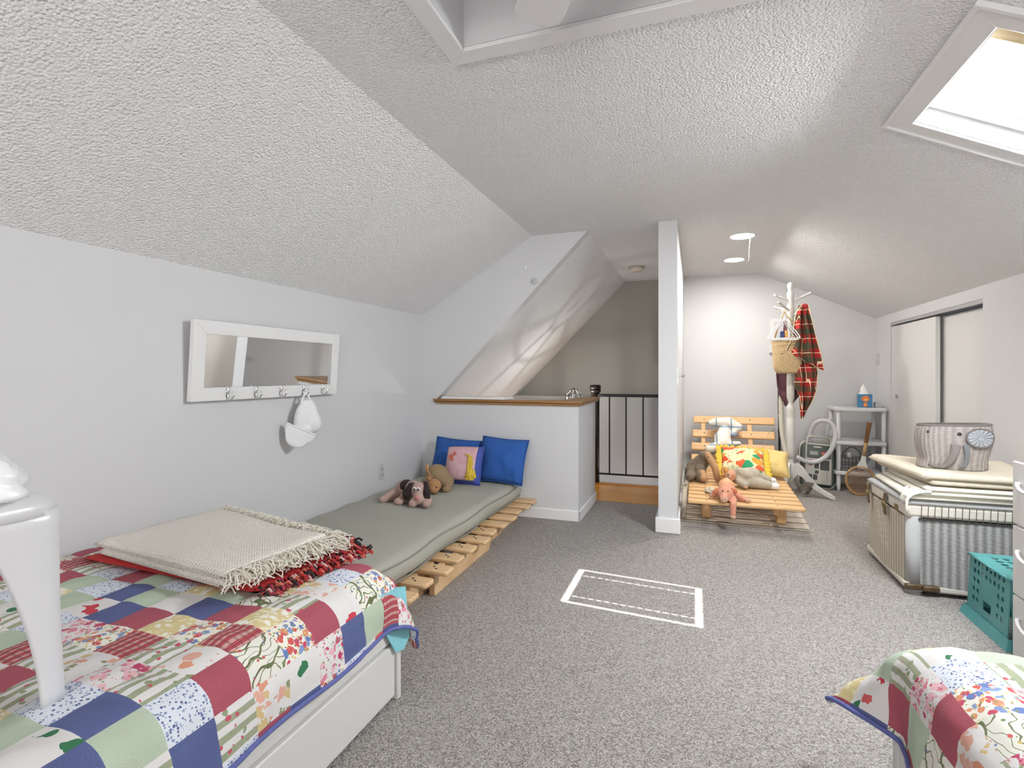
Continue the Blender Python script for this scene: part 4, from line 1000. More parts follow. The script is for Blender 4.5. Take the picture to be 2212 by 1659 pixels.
# ------------------------------------------------------------------ rug and slatted lounger in the far room
b = B(); b.prism([(-0.105, 4.20, 0.0), (0.78, 4.20, 0.0), (0.86, 5.70, 0.0), (-0.105, 5.70, 0.0)], (0, 0, 0.010))
make('striped_rug', b, RUG, bevel=0.003, label='beige rug with thin dark stripes under the slatted lounger', cat='rug')
LG = thing('slatted_lounger', 'pale pine slatted futon lounger with a raised back, covered in soft toys', 'lounger', (0.36, 4.9, 0.01))
SX0, SX1, SZ = -0.045, 0.720, 0.200
for k in range(12):
    y = 4.065 + k * 0.132; x1 = SX1 + 0.006 * k * 0.6; b = B()
    pts = [(SX0, y - 0.043), (x1 - 0.012, y - 0.043), (x1, y - 0.032), (x1, y + 0.032), (x1 - 0.012, y + 0.043), (SX0, y + 0.043)]
    b.prism([(x, yy, SZ - 0.022) for x, yy in pts], (0, 0, 0.022)); o = make('slat', b, PINE_PALE, LG, bevel=0.007)
    for x in (0.085, 0.55):
        b = B(); b.lathe([(0, 0), (0.006, 0), (0.006, 0.0015), (0, 0.0015)], (x, y, SZ), 8); make('screw', b, DARK, o)
for x in (0.07, 0.535):
    b = B(); b.box(x, x + 0.032, 4.12, 5.62, SZ - 0.085, SZ - 0.024); make('rail', b, PINE_PALE, LG, bevel=0.004)
for x in (0.055, 0.575):
    for y in (4.31, 5.45):
        b = B(); b.prism([(x, y, 0.012), (x, y + 0.07, 0.012), (x, y + 0.10, SZ - 0.024), (x, y - 0.025, SZ - 0.024)], (0.065, 0, 0)); make('leg', b, PINE_PALE, LG, bevel=0.006)
TB = math.atan2(0.45, 0.37)
for k, (yy, zz, x0, x1) in enumerate(((5.735, 0.250, -0.03, 0.745), (5.825, 0.362, -0.03, 0.762), (5.925, 0.487, -0.02, 0.775), (6.045, 0.625, -0.01, 0.790))):
    M_ = Matrix.Rotation(R(50.5), 3, 'X'); b = B(); b.obox(((x0 + x1) / 2, yy, zz), (x1 - x0, 0.092 if k else 0.10, 0.022), M_); o = make('back_slat', b, PINE_PALE, LG, bevel=0.009)
    for x in (0.10, 0.555):
        b = B(); b.ell((x, yy - 0.0095, zz + 0.008), (0.006, 0.003, 0.006), n=8); make('screw', b, DARK, o)
for x in (0.09, 0.545):
    b = B(); b.obox((x, 5.905, 0.425), (0.045, 0.57, 0.035), Matrix.Rotation(R(50.5), 3, 'X')); make('back_rail', b, PINE_PALE, LG, bevel=0.005)

def leanM(x, y, z, ang=0.0, tilt=55):
    """panel leaning back: local x to the right, local y up the slope"""
    return frameM((x, y, z), (math.cos(R(ang)), 0.0, math.sin(R(ang))), (-math.sin(R(ang)), math.cos(R(tilt)), math.sin(R(tilt))))
SZT = SZ + 0.002
FLP = fab_print('bright_flower_print', (0.70, 0.66, 0.38), [(90, 0.35, [(0.16, 0.26, 0.25), (0.4, 0.42, 0.3), (0.62, 0.60, 0.35)], 0.5), (13, 0.62, [(0.60, 0.07, 0.02), (0.70, 0.60, 0.3), (0.02, 0.27, 0.12), (0.66, 0.30, 0.04), (0.60, 0.10, 0.03)], 0.7)])
YEL = mat('yellow_frill', (0.72, 0.47, 0.06), 0.9, var=0.25, vs=40)
M1 = leanM(0.40, 5.00, 0.35, -4, 28)
fp = thing('floral_pillow', 'yellow frilled pillow printed with bright flowers, propped on the slatted lounger', 'pillow', M1.translation, )
b = B(); pillow(b, M1, 0.36, 0.36, 0.14, seed=3.0); make('cover', b, FLP, fp, smooth=True)
b = B(); rp = rim(M1, 0.37, 0.37, 26); nrm = M1.to_3x3() @ Vector((0, 0, 1)); ctr = M1.translation; ra = []
for k, p in enumerate(rp):
    d = (p - ctr).normalized(); w_ = 0.014 * math.sin(k * 2.1); ra.append((b.v(p - d * 0.008), b.v(p + d * 0.022 + nrm * w_), b.v(p + d * (0.046 + 0.006 * math.sin(k * 1.3)) + nrm * w_ * 1.8)))
for p, q in zip(ra, ra[1:]): b.f([p[0], q[0], q[1], p[1]]); b.f([p[1], q[1], q[2], p[2]])
make('frill', b, YEL, fp, smooth=True, thick=0.003)
M2 = leanM(0.665, 5.13, 0.335, -6, 38)
MUS = fab_print('mustard_leaf_print', (0.66, 0.50, 0.20), [(11, 0.36, [(0.02, 0.20, 0.09), (0.66, 0.50, 0.20), (0.03, 0.12, 0.07), (0.66, 0.50, 0.20)], 0.9)])
yp = thing('mustard_pillow', 'mustard yellow pillow with a dark green leaf print at the right edge of the lounger', 'pillow', M2.translation)
b = B(); pillow(b, M2, 0.23, 0.30, 0.12, seed=7.0); make('cover', b, MUS, yp, smooth=True)
b = B(); b.tube(rim(M2, 0.23, 0.30), 0.004, 6, caps=False); make('piping', b, mat('mustard', (0.6, 0.44, 0.16), 0.9), yp, smooth=True)

def plush(name, lab, loc): return thing(name, lab, 'soft toy', loc)
# long-eared grey dog
o = plush('plush_hound', 'grey and tan long-eared plush dog slumped on the left edge of the lounger', (0.05, 4.8, SZT))
GP = m_plush('grey_brown_plush', (0.17, 0.13, 0.09), 0.55, 70); TP = m_plush('tan_velour', (0.46, 0.27, 0.14), 0.15, 50)
b = B(); b.cap((0.01, 4.88, 0.285), (0.085, 4.84, 0.395), 0.085, 0.055); b.ell((0.00, 4.86, 0.27), (0.082, 0.085, 0.07)); b.ell((0.05, 4.72, 0.25), (0.040, 0.052, 0.050)); b.cap((0.05, 4.78, 0.30), (0.055, 4.74, 0.25), 0.045, 0.045)
b.ell((0.092, 4.82, 0.415), (0.052, 0.06, 0.048)); b.cap((-0.02, 4.82, 0.25), (-0.035, 4.70, 0.245), 0.045, 0.035)
make('body', b, GP, o, remesh=0.007)
b = B(); b.cap((0.105, 4.765, 0.435), (0.165, 4.735, 0.33), 0.026, 0.030); b.cap((0.165, 4.735, 0.33), (0.185, 4.73, 0.235), 0.030, 0.025); make('ear', b, TP, o, remesh=0.006)
b = B(); b.cap((0.065, 4.71, 0.28), (0.072, 4.69, 0.245), 0.030, 0.034); make('foot_pad', b, TP, o, remesh=0.006)
b = B(); b.ell((0.112, 4.738, 0.415), 0.006); make('eye', b, DARK, o, smooth=True)
# striped white bear, doubled over the back rest
o = plush('plush_striped_bear', 'white cloth bear with thin blue stripes flopped over the top back slat', (0.30, 5.85, 0.45))
m_ = new_mat('striped_muslin', 0.9); t_ = NT(m_); co = t_.obj(); wv = t_.wave(co, 2.2, 'X'); w2 = t_.wave(co, 1.9, 'Z')
col = t_.mix(t_.gt(wv, 0.975), (0.76, 0.71, 0.63), (0.24, 0.33, 0.42)); col = t_.mix(t_.gt(w2, 0.985), col, (0.22, 0.36, 0.52)); t_.color(col)
b = B(); b.cap((0.21, 5.86, 0.615), (0.33, 5.86, 0.615), 0.050, 0.060); b.cap((0.33, 5.86, 0.615), (0.42, 5.84, 0.57), 0.060, 0.050); b.cap((0.42, 5.84, 0.57), (0.37, 5.80, 0.51), 0.045, 0.030)
b.cap((0.30, 5.86, 0.57), (0.27, 5.76, 0.46), 0.045, 0.078); b.cap((0.27, 5.76, 0.46), (0.27, 5.70, 0.41), 0.085, 0.085); b.cap((0.21, 5.86, 0.61), (0.155, 5.84, 0.61), 0.046, 0.030)
b.cap((0.27, 5.68, 0.41), (0.14, 5.60, 0.37), 0.05, 0.040); b.cap((0.30, 5.68, 0.41), (0.42, 5.66, 0.43), 0.04, 0.022)
make('body', b, m_, o, remesh=0.008)
b = B(); b.ell((0.145, 5.835, 0.61), (0.016, 0.02, 0.02)); make('paw', b, mat('blue_paw', (0.25, 0.30, 0.38), 0.9), o, smooth=True)
b = B(); b.ell((0.385, 5.78, 0.50), (0.030, 0.02, 0.026)); make('paw', b, mat('blue_paw', (0.25, 0.30, 0.38), 0.9), o, smooth=True)
# cloth doll lying on its side
dl = thing('rag_doll', 'rag doll in pale grey clothes with ginger yarn hair, lying on the lounger', 'doll', (0.4, 4.65, SZT))
SK = mat('doll_skin', (0.60, 0.33, 0.20), 0.8, var=0.1, vs=30)
b = B(); b.ell((0.270, 4.58, 0.300), (0.050, 0.048, 0.052)); b.cap((0.30, 4.60, 0.29), (0.33, 4.62, 0.285), 0.022, 0.024); make('head', b, SK, dl, remesh=0.005)
b = B(); b.ell((0.270, 4.532, 0.292), (0.007, 0.006, 0.006)); make('nose', b, SK, dl, smooth=True)
for z in (0.312, 0.288):
    b = B(); b.ell((0.255, 4.536, z), (0.008, 0.004, 0.007)); make('eye', b, mat('eye_blue_grey', (0.06, 0.08, 0.12), 0.4), dl, smooth=True)
b = B(); b.tube(spline([(0.288, 4.536, 0.312), (0.293, 4.534, 0.300), (0.288, 4.536, 0.288)], 4), 0.0022, 5); make('mouth', b, mat('red_felt', (0.5, 0.05, 0.04), 0.9), dl)
rn = random.Random(2); b = B()
for i in range(150):
    a = rn.uniform(0, 2 * PI); e_ = rn.uniform(0, 1.0); rr = 0.050
    x = 0.262 - rr * 1.05 * math.cos(e_ * 1.35); r2 = rr * 1.08 * math.sin(min(1.5, 0.35 + e_ * 1.2))
    yy, zz = 4.59 + r2 * math.cos(a) * 0.95, 0.300 + r2 * math.sin(a)
    if yy < 4.552 and e_ > 0.45 and abs(zz - 0.300) < 0.034: continue
    b.ell((max(x, 0.218), yy, max(zz, 0.222)), rn.uniform(0.009, 0.013), n=7)
make('hair', b, mat('ginger_yarn', (0.55, 0.27, 0.08), 0.95, var=0.3, vs=100), dl, smooth=True)
CLM = mat('doll_cloth', (0.42, 0.38, 0.30), 0.9, var=0.2, vs=22, bump=(35, 0.5, 0.01))
b = B(); b.cap((0.345, 4.63, 0.295), (0.44, 4.65, 0.290), 0.060, 0.075); b.cap((0.44, 4.65, 0.285), (0.56, 4.70, 0.255), 0.060, 0.040); b.cap((0.43, 4.60, 0.255), (0.56, 4.60, 0.235), 0.050, 0.034); b.cap((0.35, 4.60, 0.33), (0.42, 4.59, 0.30), 0.035, 0.030); b.cap((0.34, 4.59, 0.26), (0.38, 4.55, 0.235), 0.036, 0.03)
make('clothes', b, CLM, dl, remesh=0.007)
b = B(); b.cap((0.57, 4.70, 0.255), (0.60, 4.71, 0.25), 0.028, 0.030); make('shoe', b, WHITE_CLOTH, dl, smooth=True)
b = B(); b.cap((0.57, 4.60, 0.232), (0.61, 4.60, 0.232), 0.026, 0.028); make('shoe', b, WHITE_CLOTH, dl, smooth=True)
b = B(); b.ell((0.385, 4.535, 0.222), (0.018, 0.018, 0.014)); make('hand', b, SK, dl, smooth=True)
# pink pig draped over the front slats
o = plush('plush_pig', 'pink plush pig sprawled head down over the front slats of the lounger', (0.22, 4.15, SZT))
PP = m_plush('salmon_plush', (0.60, 0.27, 0.18), 0.12, 50)
b = B(); b.ell((0.228, 4.20, 0.252), (0.066, 0.080, 0.050)); b.ell((0.214, 4.075, 0.252), (0.056, 0.060, 0.050)); b.cap((0.208, 4.045, 0.245), (0.200, 4.00, 0.235), 0.034, 0.028)
b.cap((0.27, 4.16, 0.245), (0.335, 4.10, 0.222), 0.028, 0.022); b.cap((0.18, 4.17, 0.24), (0.135, 4.16, 0.222), 0.026, 0.02); b.cap((0.262, 4.06, 0.225), (0.258, 4.00, 0.195), 0.026, 0.023); b.cap((0.258, 4.00, 0.195), (0.257, 3.985, 0.140), 0.023, 0.020)
make('body', b, PP, o, remesh=0.006)
PD = m_plush('salmon_dark', (0.50, 0.17, 0.09), 0.12, 50); HF = mat('hoof_tan', (0.58, 0.36, 0.26), 0.9)
b = B(); b.ell((0.152, 4.10, 0.262), (0.030, 0.012, 0.020), tri(ry=-20)); make('ear', b, PD, o, smooth=True)
b = B(); b.ell((0.268, 4.10, 0.276), (0.026, 0.012, 0.018), tri(ry=25)); make('ear', b, PD, o, smooth=True)
b = B(); b.ell((0.198, 3.972, 0.234), (0.025, 0.008, 0.021)); sn = make('snout', b, HF, o, smooth=True)
for x in (0.190, 0.206):
    b = B(); b.ell((x, 3.963, 0.236), (0.003, 0.003, 0.005)); make('nostril', b, PD, sn, smooth=True)
for x in (0.192, 0.226):
    b = B(); b.ell((x, 4.032, 0.284), 0.0055); make('eye', b, DARK, o, smooth=True)
for p, r0 in (((0.360, 4.082, 0.220), (0.024, 0.018, 0.015)), ((0.257, 3.982, 0.118), (0.020, 0.018, 0.016)), ((0.118, 4.158, 0.218), (0.016, 0.016, 0.013))):
    b = B(); b.ell(p, r0); make('hoof', b, HF, o, smooth=True)
b = B(); b.ell((0.232, 4.345, 0.258), (0.062, 0.06, 0.056)); b.ell((0.235, 4.35, 0.315), (0.02, 0.016, 0.008))
make('peach_ball', b, mat('peach_rubber', (0.68, 0.34, 0.18), 0.5), smooth=True, remesh=0.006, label='smooth peach coloured ball between the rag doll and the plush pig', cat='ball')
rn = random.Random(4); b = B()
for i in range(90):
    a = rn.uniform(0, 2 * PI); r0 = rn.random() ** 0.5
    b.ell((0.120 + 0.045 * r0 * math.cos(a), 4.33 + 0.05 * r0 * math.sin(a), SZT + 0.012 + 0.022 * (1 - r0 * r0)), rn.uniform(0.007, 0.011), n=6)
make('wool_tuft', b, m_plush('oatmeal_wool', (0.55, 0.48, 0.38)), smooth=True, label='fluffy oatmeal wool tuft on the slats beside the plush pig', cat='wool')
o = plush('plush_rabbit', 'pale shaggy plush toy tucked between the lounger slats and the partition wall', (-0.06, 4.3, 0.1))
b = B(); b.cap((-0.070, 4.36, 0.235), (-0.074, 4.44, 0.225), 0.024, 0.026); b.cap((-0.074, 4.30, 0.19), (-0.074, 4.22, 0.13), 0.020, 0.022); b.cap((-0.072, 4.36, 0.23), (-0.074, 4.30, 0.19), 0.022, 0.02); b.cap((-0.074, 4.22, 0.13), (-0.074, 4.21, 0.035), 0.02, 0.02); make('body', b, m_plush('shaggy_cream', (0.46, 0.40, 0.32), 0.4, 60), o, remesh=0.006)
b = B(); b.ell((-0.062, 4.34, 0.262), (0.012, 0.02, 0.02)); make('ear', b, m_plush('shaggy_cream', (0.46, 0.40, 0.32)), o, smooth=True)

# ------------------------------------------------------------------ coat rack and what hangs on it
RX, RY = 0.845, 5.45
RACK = mat('old_white_paint', (0.56, 0.55, 0.52), 0.45, var=0.12, vs=14)
cr = thing('coat_rack', 'old white painted wooden coat rack with turned pole, pegs and curved legs', 'coat rack', (RX, RY, 0))
prof = [(0, 0.10), (0.030, 0.10), (0.030, 0.30), (0.024, 0.305), (0.024, 0.345), (0.033, 0.35), (0.035, 0.40), (0.036, 0.55), (0.038, 0.72), (0.035, 0.725), (0.038, 0.735), (0.034, 0.75), (0.038, 0.765), (0.034, 0.78), (0.040, 0.80), (0.036, 0.83), (0.022, 0.85), (0.020, 0.87), (0.032, 0.91),
        (0.034, 1.0), (0.031, 1.3), (0.027, 1.55), (0.025, 1.66), (0.032, 1.70), (0.035, 1.74), (0.027, 1.79), (0.024, 1.82), (0.027, 1.86), (0.032, 1.895), (0.028, 1.91), (0.018, 1.925), (0.022, 1.94), (0.028, 1.955), (0.028, 1.98), (0.020, 2.0), (0, 2.005)]
b = B(); b.lathe([(r0, z * 0.985) for r0, z in prof], (RX, RY, 0), 24); make('pole', b, RACK, cr, smooth=True)
for a in (-22, 68, 158, 248):
    c_, s_ = math.cos(R(a)), math.sin(R(a)); b = B(); P_ = []
    for r0, zt, zb in ((0.022, 0.29, 0.14), (0.06, 0.30, 0.19), (0.10, 0.27, 0.17), (0.16, 0.185, 0.10), (0.22, 0.115, 0.055), (0.28, 0.075, 0.025), (0.33, 0.05, 0.002), (0.36, 0.028, 0.0)):
        P_.append([b.v((RX + r0 * c_ - 0.014 * s_ * q, RY + r0 * s_ + 0.014 * c_ * q, z)) for q, z in ((1, zt), (-1, zt), (-1, zb), (1, zb))])
    for p, q in zip(P_, P_[1:]):
        for i in range(4): b.f([p[i], p[(i + 1) % 4], q[(i + 1) % 4], q[i]])
    b.f(P_[0]); b.f(P_[-1][::-1]); make('leg', b, RACK, cr, bevel=0.006)
for a, z0, L, up in ((200, 1.80, 0.155, 0.055), (-6, 1.785, 0.175, 0.085), (232, 1.70, 0.20, 0.075), (150, 1.70, 0.15, 0.06), (330, 1.66, 0.16, 0.06)):
    c_, s_ = math.cos(R(a)), math.sin(R(a)); b = B()
    b.tube([(RX + k * L * c_, RY + k * L * s_, z0 + k * up) for k in (0.0, 0.2, 0.75, 0.78, 0.80, 0.93, 1.0)], [0.009, 0.010, 0.011, 0.008, 0.011, 0.012, 0.007], 10); make('peg', b, RACK, cr, smooth=True)
# straw bag with shoulder strap
sb = thing('straw_bag', 'natural straw shoulder bag hanging from the coat rack under the hangers', 'bag', (0.79, 5.36, 1.28))
b = B(); rg = []
for k in range(13):
    t = k / 12; z = 1.125 + 0.31 * t; hw = 0.112 + 0.020 * t - 0.03 * max(0, 0.12 - t) / 0.12 * 1.0; th = 0.035 + 0.012 * math.sin(PI * t)
    rg.append([b.v((0.805 + 0.010 * t * 0 + hw * math.copysign(abs(math.cos(a)) ** 0.5, math.cos(a)) + nz((a, z * 9, 1), 1, 0.003), 5.365 + th * math.copysign(abs(math.sin(a)) ** 0.7, math.sin(a)) + nz((a, z * 9, 5), 1, 0.003), z)) for a in [2 * PI * i / 28 for i in range(28)]])
for p, q in zip(rg, rg[1:]):
    for i in range(28): b.f([p[i], p[(i + 1) % 28], q[(i + 1) % 28], q[i]])
b.f(rg[0][::-1]); make('body', b, STRAW, sb, smooth=True)
b = B(); b.tube(spline([(0.69, 5.36, 1.42), (0.73, 5.36, 1.56), (0.77, 5.37, 1.66), (0.785, 5.39, 1.715), (0.80, 5.37, 1.66), (0.87, 5.37, 1.56), (0.92, 5.36, 1.42)], 6), 0.008, 6, flat=0.5); make('strap', b, STRAW, sb, smooth=True)
b = B(); b.ell((0.755, 5.322, 1.305), (0.018, 0.004, 0.005), tri(ry=-25)); make('stain', b, mat('dark_stain', (0.05, 0.03, 0.02), 0.9), sb)
b = B(); b.box(0.745, 0.775, 5.34, 5.37, 1.42, 1.512); make('notebook', b, mat('navy_cover', (0.02, 0.04, 0.16), 0.5), bevel=0.003, label='navy blue book sticking out of the straw bag', cat='book')
b = B(); b.box(0.785, 0.806, 5.335, 5.37, 1.42, 1.52); make('booklet', b, mat('orange_cover', (0.60, 0.30, 0.07), 0.5), bevel=0.003, label='orange booklet sticking out of the straw bag beside the navy book', cat='book')
# hangers
def hanger(x, y, z, w_, a, lab):
    o = thing('clothes_hanger', lab, 'clothes hanger', (x, y, z), 'plastic hangers on the coat rack'); c_, s_ = math.cos(R(a)), math.sin(R(a))
    P = lambda u, zz: (x + u * c_, y + u * s_, z + zz)
    b = B(); b.tube(spline([P(0, 0.085), P(-0.10 * w_, 0.055), P(-0.28 * w_, 0.0), P(-0.46 * w_, -0.06), P(-0.5 * w_, -0.08), P(-0.46 * w_, -0.09), P(0, -0.09), P(0.46 * w_, -0.09), P(0.5 * w_, -0.08), P(0.46 * w_, -0.06), P(0.28 * w_, 0.0), P(0.10 * w_, 0.055), P(0, 0.085)], 6), 0.0055, 8, flat=1.0); make('arms', b, WHITE_PLASTIC, o, smooth=True)
    b = B(); b.tube(spline([P(0, 0.08), P(0, 0.12), P(0.015, 0.15), P(0.0, 0.175), P(-0.018, 0.165)], 5), 0.003, 6); make('hook', b, WHITE_PLASTIC, o, smooth=True)
hanger(0.762, 5.27, 1.52, 0.235, 4, 'white plastic hanger in front of the straw bag, frontmost of the three')
hanger(0.775, 5.295, 1.535, 0.235, -8, 'white plastic hanger in front of the straw bag, middle of the three')
hanger(0.750, 5.315, 1.53, 0.23, 14, 'white plastic hanger in front of the straw bag, touching the straw')
# draped cloths
def drape(bb, rows, n_across, thick_fold, seed, depth):
    """rows: (x_left, x_right, z_left, z_right, y) from top to hem; folds run down"""
    G = []
    m = len(rows)
    for k in range((m - 1) * 6 + 1):
        t = k / 6; i = min(int(t), m - 2); f = t - i; a, c = rows[i], rows[i + 1]; r_ = [a[q] + (c[q] - a[q]) * f for q in range(5)]
        row = []
        for j in range(n_across + 1):
            u = j / n_across; am = thick_fold * min(1, 0.3 + k / (m * 3))
            x = r_[0] + (r_[1] - r_[0]) * u; z = r_[2] + (r_[3] - r_[2]) * u
            y = r_[4] + am * math.sin(u * depth * PI + seed + 0.5 * math.sin(k * 0.25)) + nz((u * 4, k * 0.15, seed), 1, am * 0.6)
            row.append((bb.v((x, y, z)), (x * 1.9 + y * 1.2, z)))
        G.append(row)
    for r0, r1 in zip(G, G[1:]):
        for j in range(n_across):
            q = [r0[j], r0[j + 1], r1[j + 1], r1[j]]; bb.f([a[0] for a in q], [a[1] for a in q])
    return [[p[0].co.copy() for p in G[-1]], [r[0][0].co.copy() for r in G], [r[-1][0].co.copy() for r in G]]
tb = thing('tartan_blanket', 'red and green tartan blanket draped over a peg on the right of the coat rack', 'blanket', (0.95, 5.35, 1.25))
b = B(); e1 = drape(b, [(0.925, 0.975, 1.755, 1.745, 5.37), (0.885, 0.985, 1.69, 1.68, 5.36), (0.86, 1.005, 1.58, 1.58, 5.35), (0.84, 1.035, 1.45, 1.42, 5.33), (0.79, 1.065, 1.335, 1.28, 5.31), (0.835, 1.085, 1.30, 1.15, 5.31)], 26, 0.026, 0.4, 5.2)
e2 = drape(b, [(0.90, 0.96, 1.75, 1.75, 5.40), (0.88, 0.99, 1.55, 1.55, 5.40), (0.865, 1.02, 1.30, 1.30, 5.37), (0.865, 1.05, 1.12, 1.13, 5.34), (0.86, 1.035, 1.02, 0.97, 5.33), (0.90, 1.01, 0.93, 0.90, 5.33), (0.905, 0.985, 0.82, 0.84, 5.33), (0.915, 0.93, 0.715, 0.73, 5.33)], 22, 0.022, 2.0, 4.2)
make('cloth', b, TARTAN, tb, smooth=True, thick=0.006)
b = B()
for e in (e1, e2):
    for q in e: b.tube(q, 0.0035, 5)
make('hem', b, TARTAN_HEM, tb, smooth=True)
b = B(); b.ell((0.948, 5.385, 1.735), (0.034, 0.035, 0.028)); make('fold', b, RED_WOOL, tb, smooth=True)
b = B(); drape(b, [(0.80, 0.93, 1.62, 1.62, 5.50), (0.77, 0.93, 1.30, 1.30, 5.50), (0.735, 0.945, 1.12, 1.13, 5.50), (0.745, 0.935, 1.0, 0.98, 5.50), (0.76, 0.93, 0.92, 0.93, 5.49), (0.80, 0.87, 0.84, 0.85, 5.49), (0.825, 0.84, 0.80, 0.81, 5.49)], 18, 0.03, 1.0, 3.6)
make('maroon_garment', b, mat('maroon_wool', (0.085, 0.03, 0.04), 0.95, var=0.3, vs=60), smooth=True, thick=0.008, label='dark maroon garment hanging behind the straw bag on the coat rack', cat='garment')

# wand, hose and canister vacuum
b = B(); b.tube([(0.848, 6.11, 0.02), (0.838, 6.12, 0.95)], 0.012, 12); b.tube([(0.843, 6.115, 0.50), (0.8425, 6.115, 0.54)], 0.016, 12)
make('vacuum_wand', b, mat('dark_tube', (0.12, 0.12, 0.12), 0.25, 0.9), smooth=True, label='slim dark metal vacuum wand standing against the far wall behind the coat rack', cat='vacuum wand')
b = B(); b.tube(spline([(0.80, 5.62, 0.98), (0.79, 5.62, 0.80), (0.795, 5.61, 0.58), (0.815, 5.58, 0.42), (0.835, 5.54, 0.33), (0.86, 5.56, 0.24), (0.87, 5.60, 0.02)], 8), 0.022, 12)
make('beige_hose', b, mat('hose_beige', (0.58, 0.55, 0.48), 0.5), smooth=True, label='beige vacuum hose hanging down behind the coat rack pole', cat='hose')
b = B(); b.tube(spline([(0.80, 5.50, 0.92), (0.78, 5.52, 0.80), (0.73, 5.56, 0.66), (0.67, 5.60, 0.52), (0.637, 5.60, 0.43), (0.62, 5.58, 0.225)], 6), 0.0022, 6)
make('cable', b, mat('cable_tan', (0.62, 0.52, 0.38), 0.6), smooth=True, label='thin pale cable hanging from the coat rack onto the lounger', cat='cable')
VX, VY = 1.135, 5.85
vc = thing('vacuum_cleaner', 'dark green vacuum cleaner standing on end with a white hose looped over it', 'vacuum cleaner', (VX, VY, 0))
VM = Matrix.Translation((VX, VY, 0.012)) @ Matrix.Rotation(R(-14), 4, 'X') @ Matrix.Rotation(R(4), 4, 'Y')
VG = mat('vacuum_green', (0.045, 0.06, 0.048), 0.3); VB = mat('vacuum_bone', (0.50, 0.48, 0.43), 0.4); VD = mat('vacuum_dark', (0.02, 0.022, 0.018), 0.3)
def vp(x, y, z): return tuple(VM @ Vector((x, y, z)))
def vshape(bb, hx, z0, z1, rr, y0, y1, k=5):
    pts = []
    for cx_, cz, a0 in ((hx - rr, z1 - rr, 0), (-hx + rr, z1 - rr, 90), (-hx + rr, z0 + rr * 0.5, 180), (hx - rr, z0 + rr * 0.5, 270)):
        r2 = rr if a0 < 180 else rr * 0.5; c2 = cx_ if a0 < 180 else math.copysign(hx - r2, cx_)
        for i in range(k + 1): a = R(a0 + 90 * i / k); pts.append((c2 + r2 * math.cos(a), cz + r2 * math.sin(a)))
    bb.prism([vp(x, y0, z) for x, z in pts], Vector(vp(0, y1, 0)) - Vector(vp(0, y0, 0)))
b = B(); vshape(b, 0.155, 0.0, 0.43, 0.07, -0.05, 0.11); make('body', b, VG, vc, bevel=0.02)
b = B(); vshape(b, 0.162, -0.008, 0.45, 0.07, -0.015, 0.012); make('rim', b, VB, vc, bevel=0.008)
b = B(); vshape(b, 0.115, 0.02, 0.42, 0.03, -0.075, -0.045); make('face_frame', b, VB, vc, bevel=0.008)
b = B(); vshape(b, 0.105, 0.27, 0.40, 0.015, -0.082, -0.07); make('control_panel', b, VG, vc, bevel=0.004)
b = B(); b.hexa([vp(-0.05, -0.085, 0.372), vp(0.02, -0.085, 0.372), vp(0.02, -0.08, 0.372), vp(-0.05, -0.08, 0.372)], [vp(-0.05, -0.085, 0.386), vp(0.02, -0.085, 0.386), vp(0.02, -0.08, 0.386), vp(-0.05, -0.08, 0.386)]); make('name_strip', b, VB, vc)
b = B(); b.hexa([vp(-0.08, -0.085, 0.30), vp(-0.01, -0.085, 0.30), vp(-0.01, -0.08, 0.30), vp(-0.08, -0.08, 0.30)], [vp(-0.08, -0.085, 0.335), vp(-0.01, -0.085, 0.335), vp(-0.01, -0.08, 0.335), vp(-0.08, -0.08, 0.335)]); make('gauge', b, mat('gauge_grey', (0.3, 0.3, 0.28), 0.4), vc)
b = B(); b.hexa([vp(0.02, -0.086, 0.305), vp(0.065, -0.086, 0.305), vp(0.065, -0.08, 0.305), vp(0.02, -0.08, 0.305)], [vp(0.02, -0.086, 0.335), vp(0.065, -0.086, 0.335), vp(0.065, -0.08, 0.335), vp(0.02, -0.08, 0.335)]); make('red_switch', b, mat('switch_red', (0.55, 0.14, 0.08), 0.4), vc)
b = B(); b.ell(vp(-0.068, -0.08, 0.225), (0.026, 0.008, 0.030)); make('dial', b, mat('dial_red', (0.38, 0.09, 0.06), 0.4), vc, smooth=True)
for x0, x1, z0, z1 in ((-0.035, 0.0, 0.17, 0.255), (0.015, 0.09, 0.16, 0.255), (-0.09, -0.055, 0.06, 0.11), (-0.045, -0.01, 0.06, 0.11), (-0.03, 0.0, 0.12, 0.15)):
    b = B(); b.hexa([vp(x0, -0.080, z0), vp(x1, -0.080, z0), vp(x1, -0.07, z0), vp(x0, -0.07, z0)], [vp(x0, -0.080, z1), vp(x1, -0.080, z1), vp(x1, -0.07, z1), vp(x0, -0.07, z1)])
    make('recess', b, VD, vc, bevel=0.003)
b = B(); b.hexa([vp(0.02, -0.082, 0.04), vp(0.075, -0.082, 0.04), vp(0.075, -0.07, 0.04), vp(0.02, -0.07, 0.04)], [vp(0.02, -0.090, 0.14), vp(0.075, -0.090, 0.14), vp(0.075, -0.07, 0.14), vp(0.02, -0.07, 0.14)]); make('tool_clip', b, VB, vc, bevel=0.006)
b = B(); b.tube(spline([vp(-0.105, -0.07, 0.40), vp(-0.10, -0.075, 0.465), vp(-0.06, -0.075, 0.482), vp(0.06, -0.075, 0.482), vp(0.10, -0.075, 0.465), vp(0.105, -0.07, 0.40)], 5), 0.012, 8); make('handle', b, VB, vc, smooth=True)
HM = mat('white_hose', (0.60, 0.60, 0.60), 0.45)
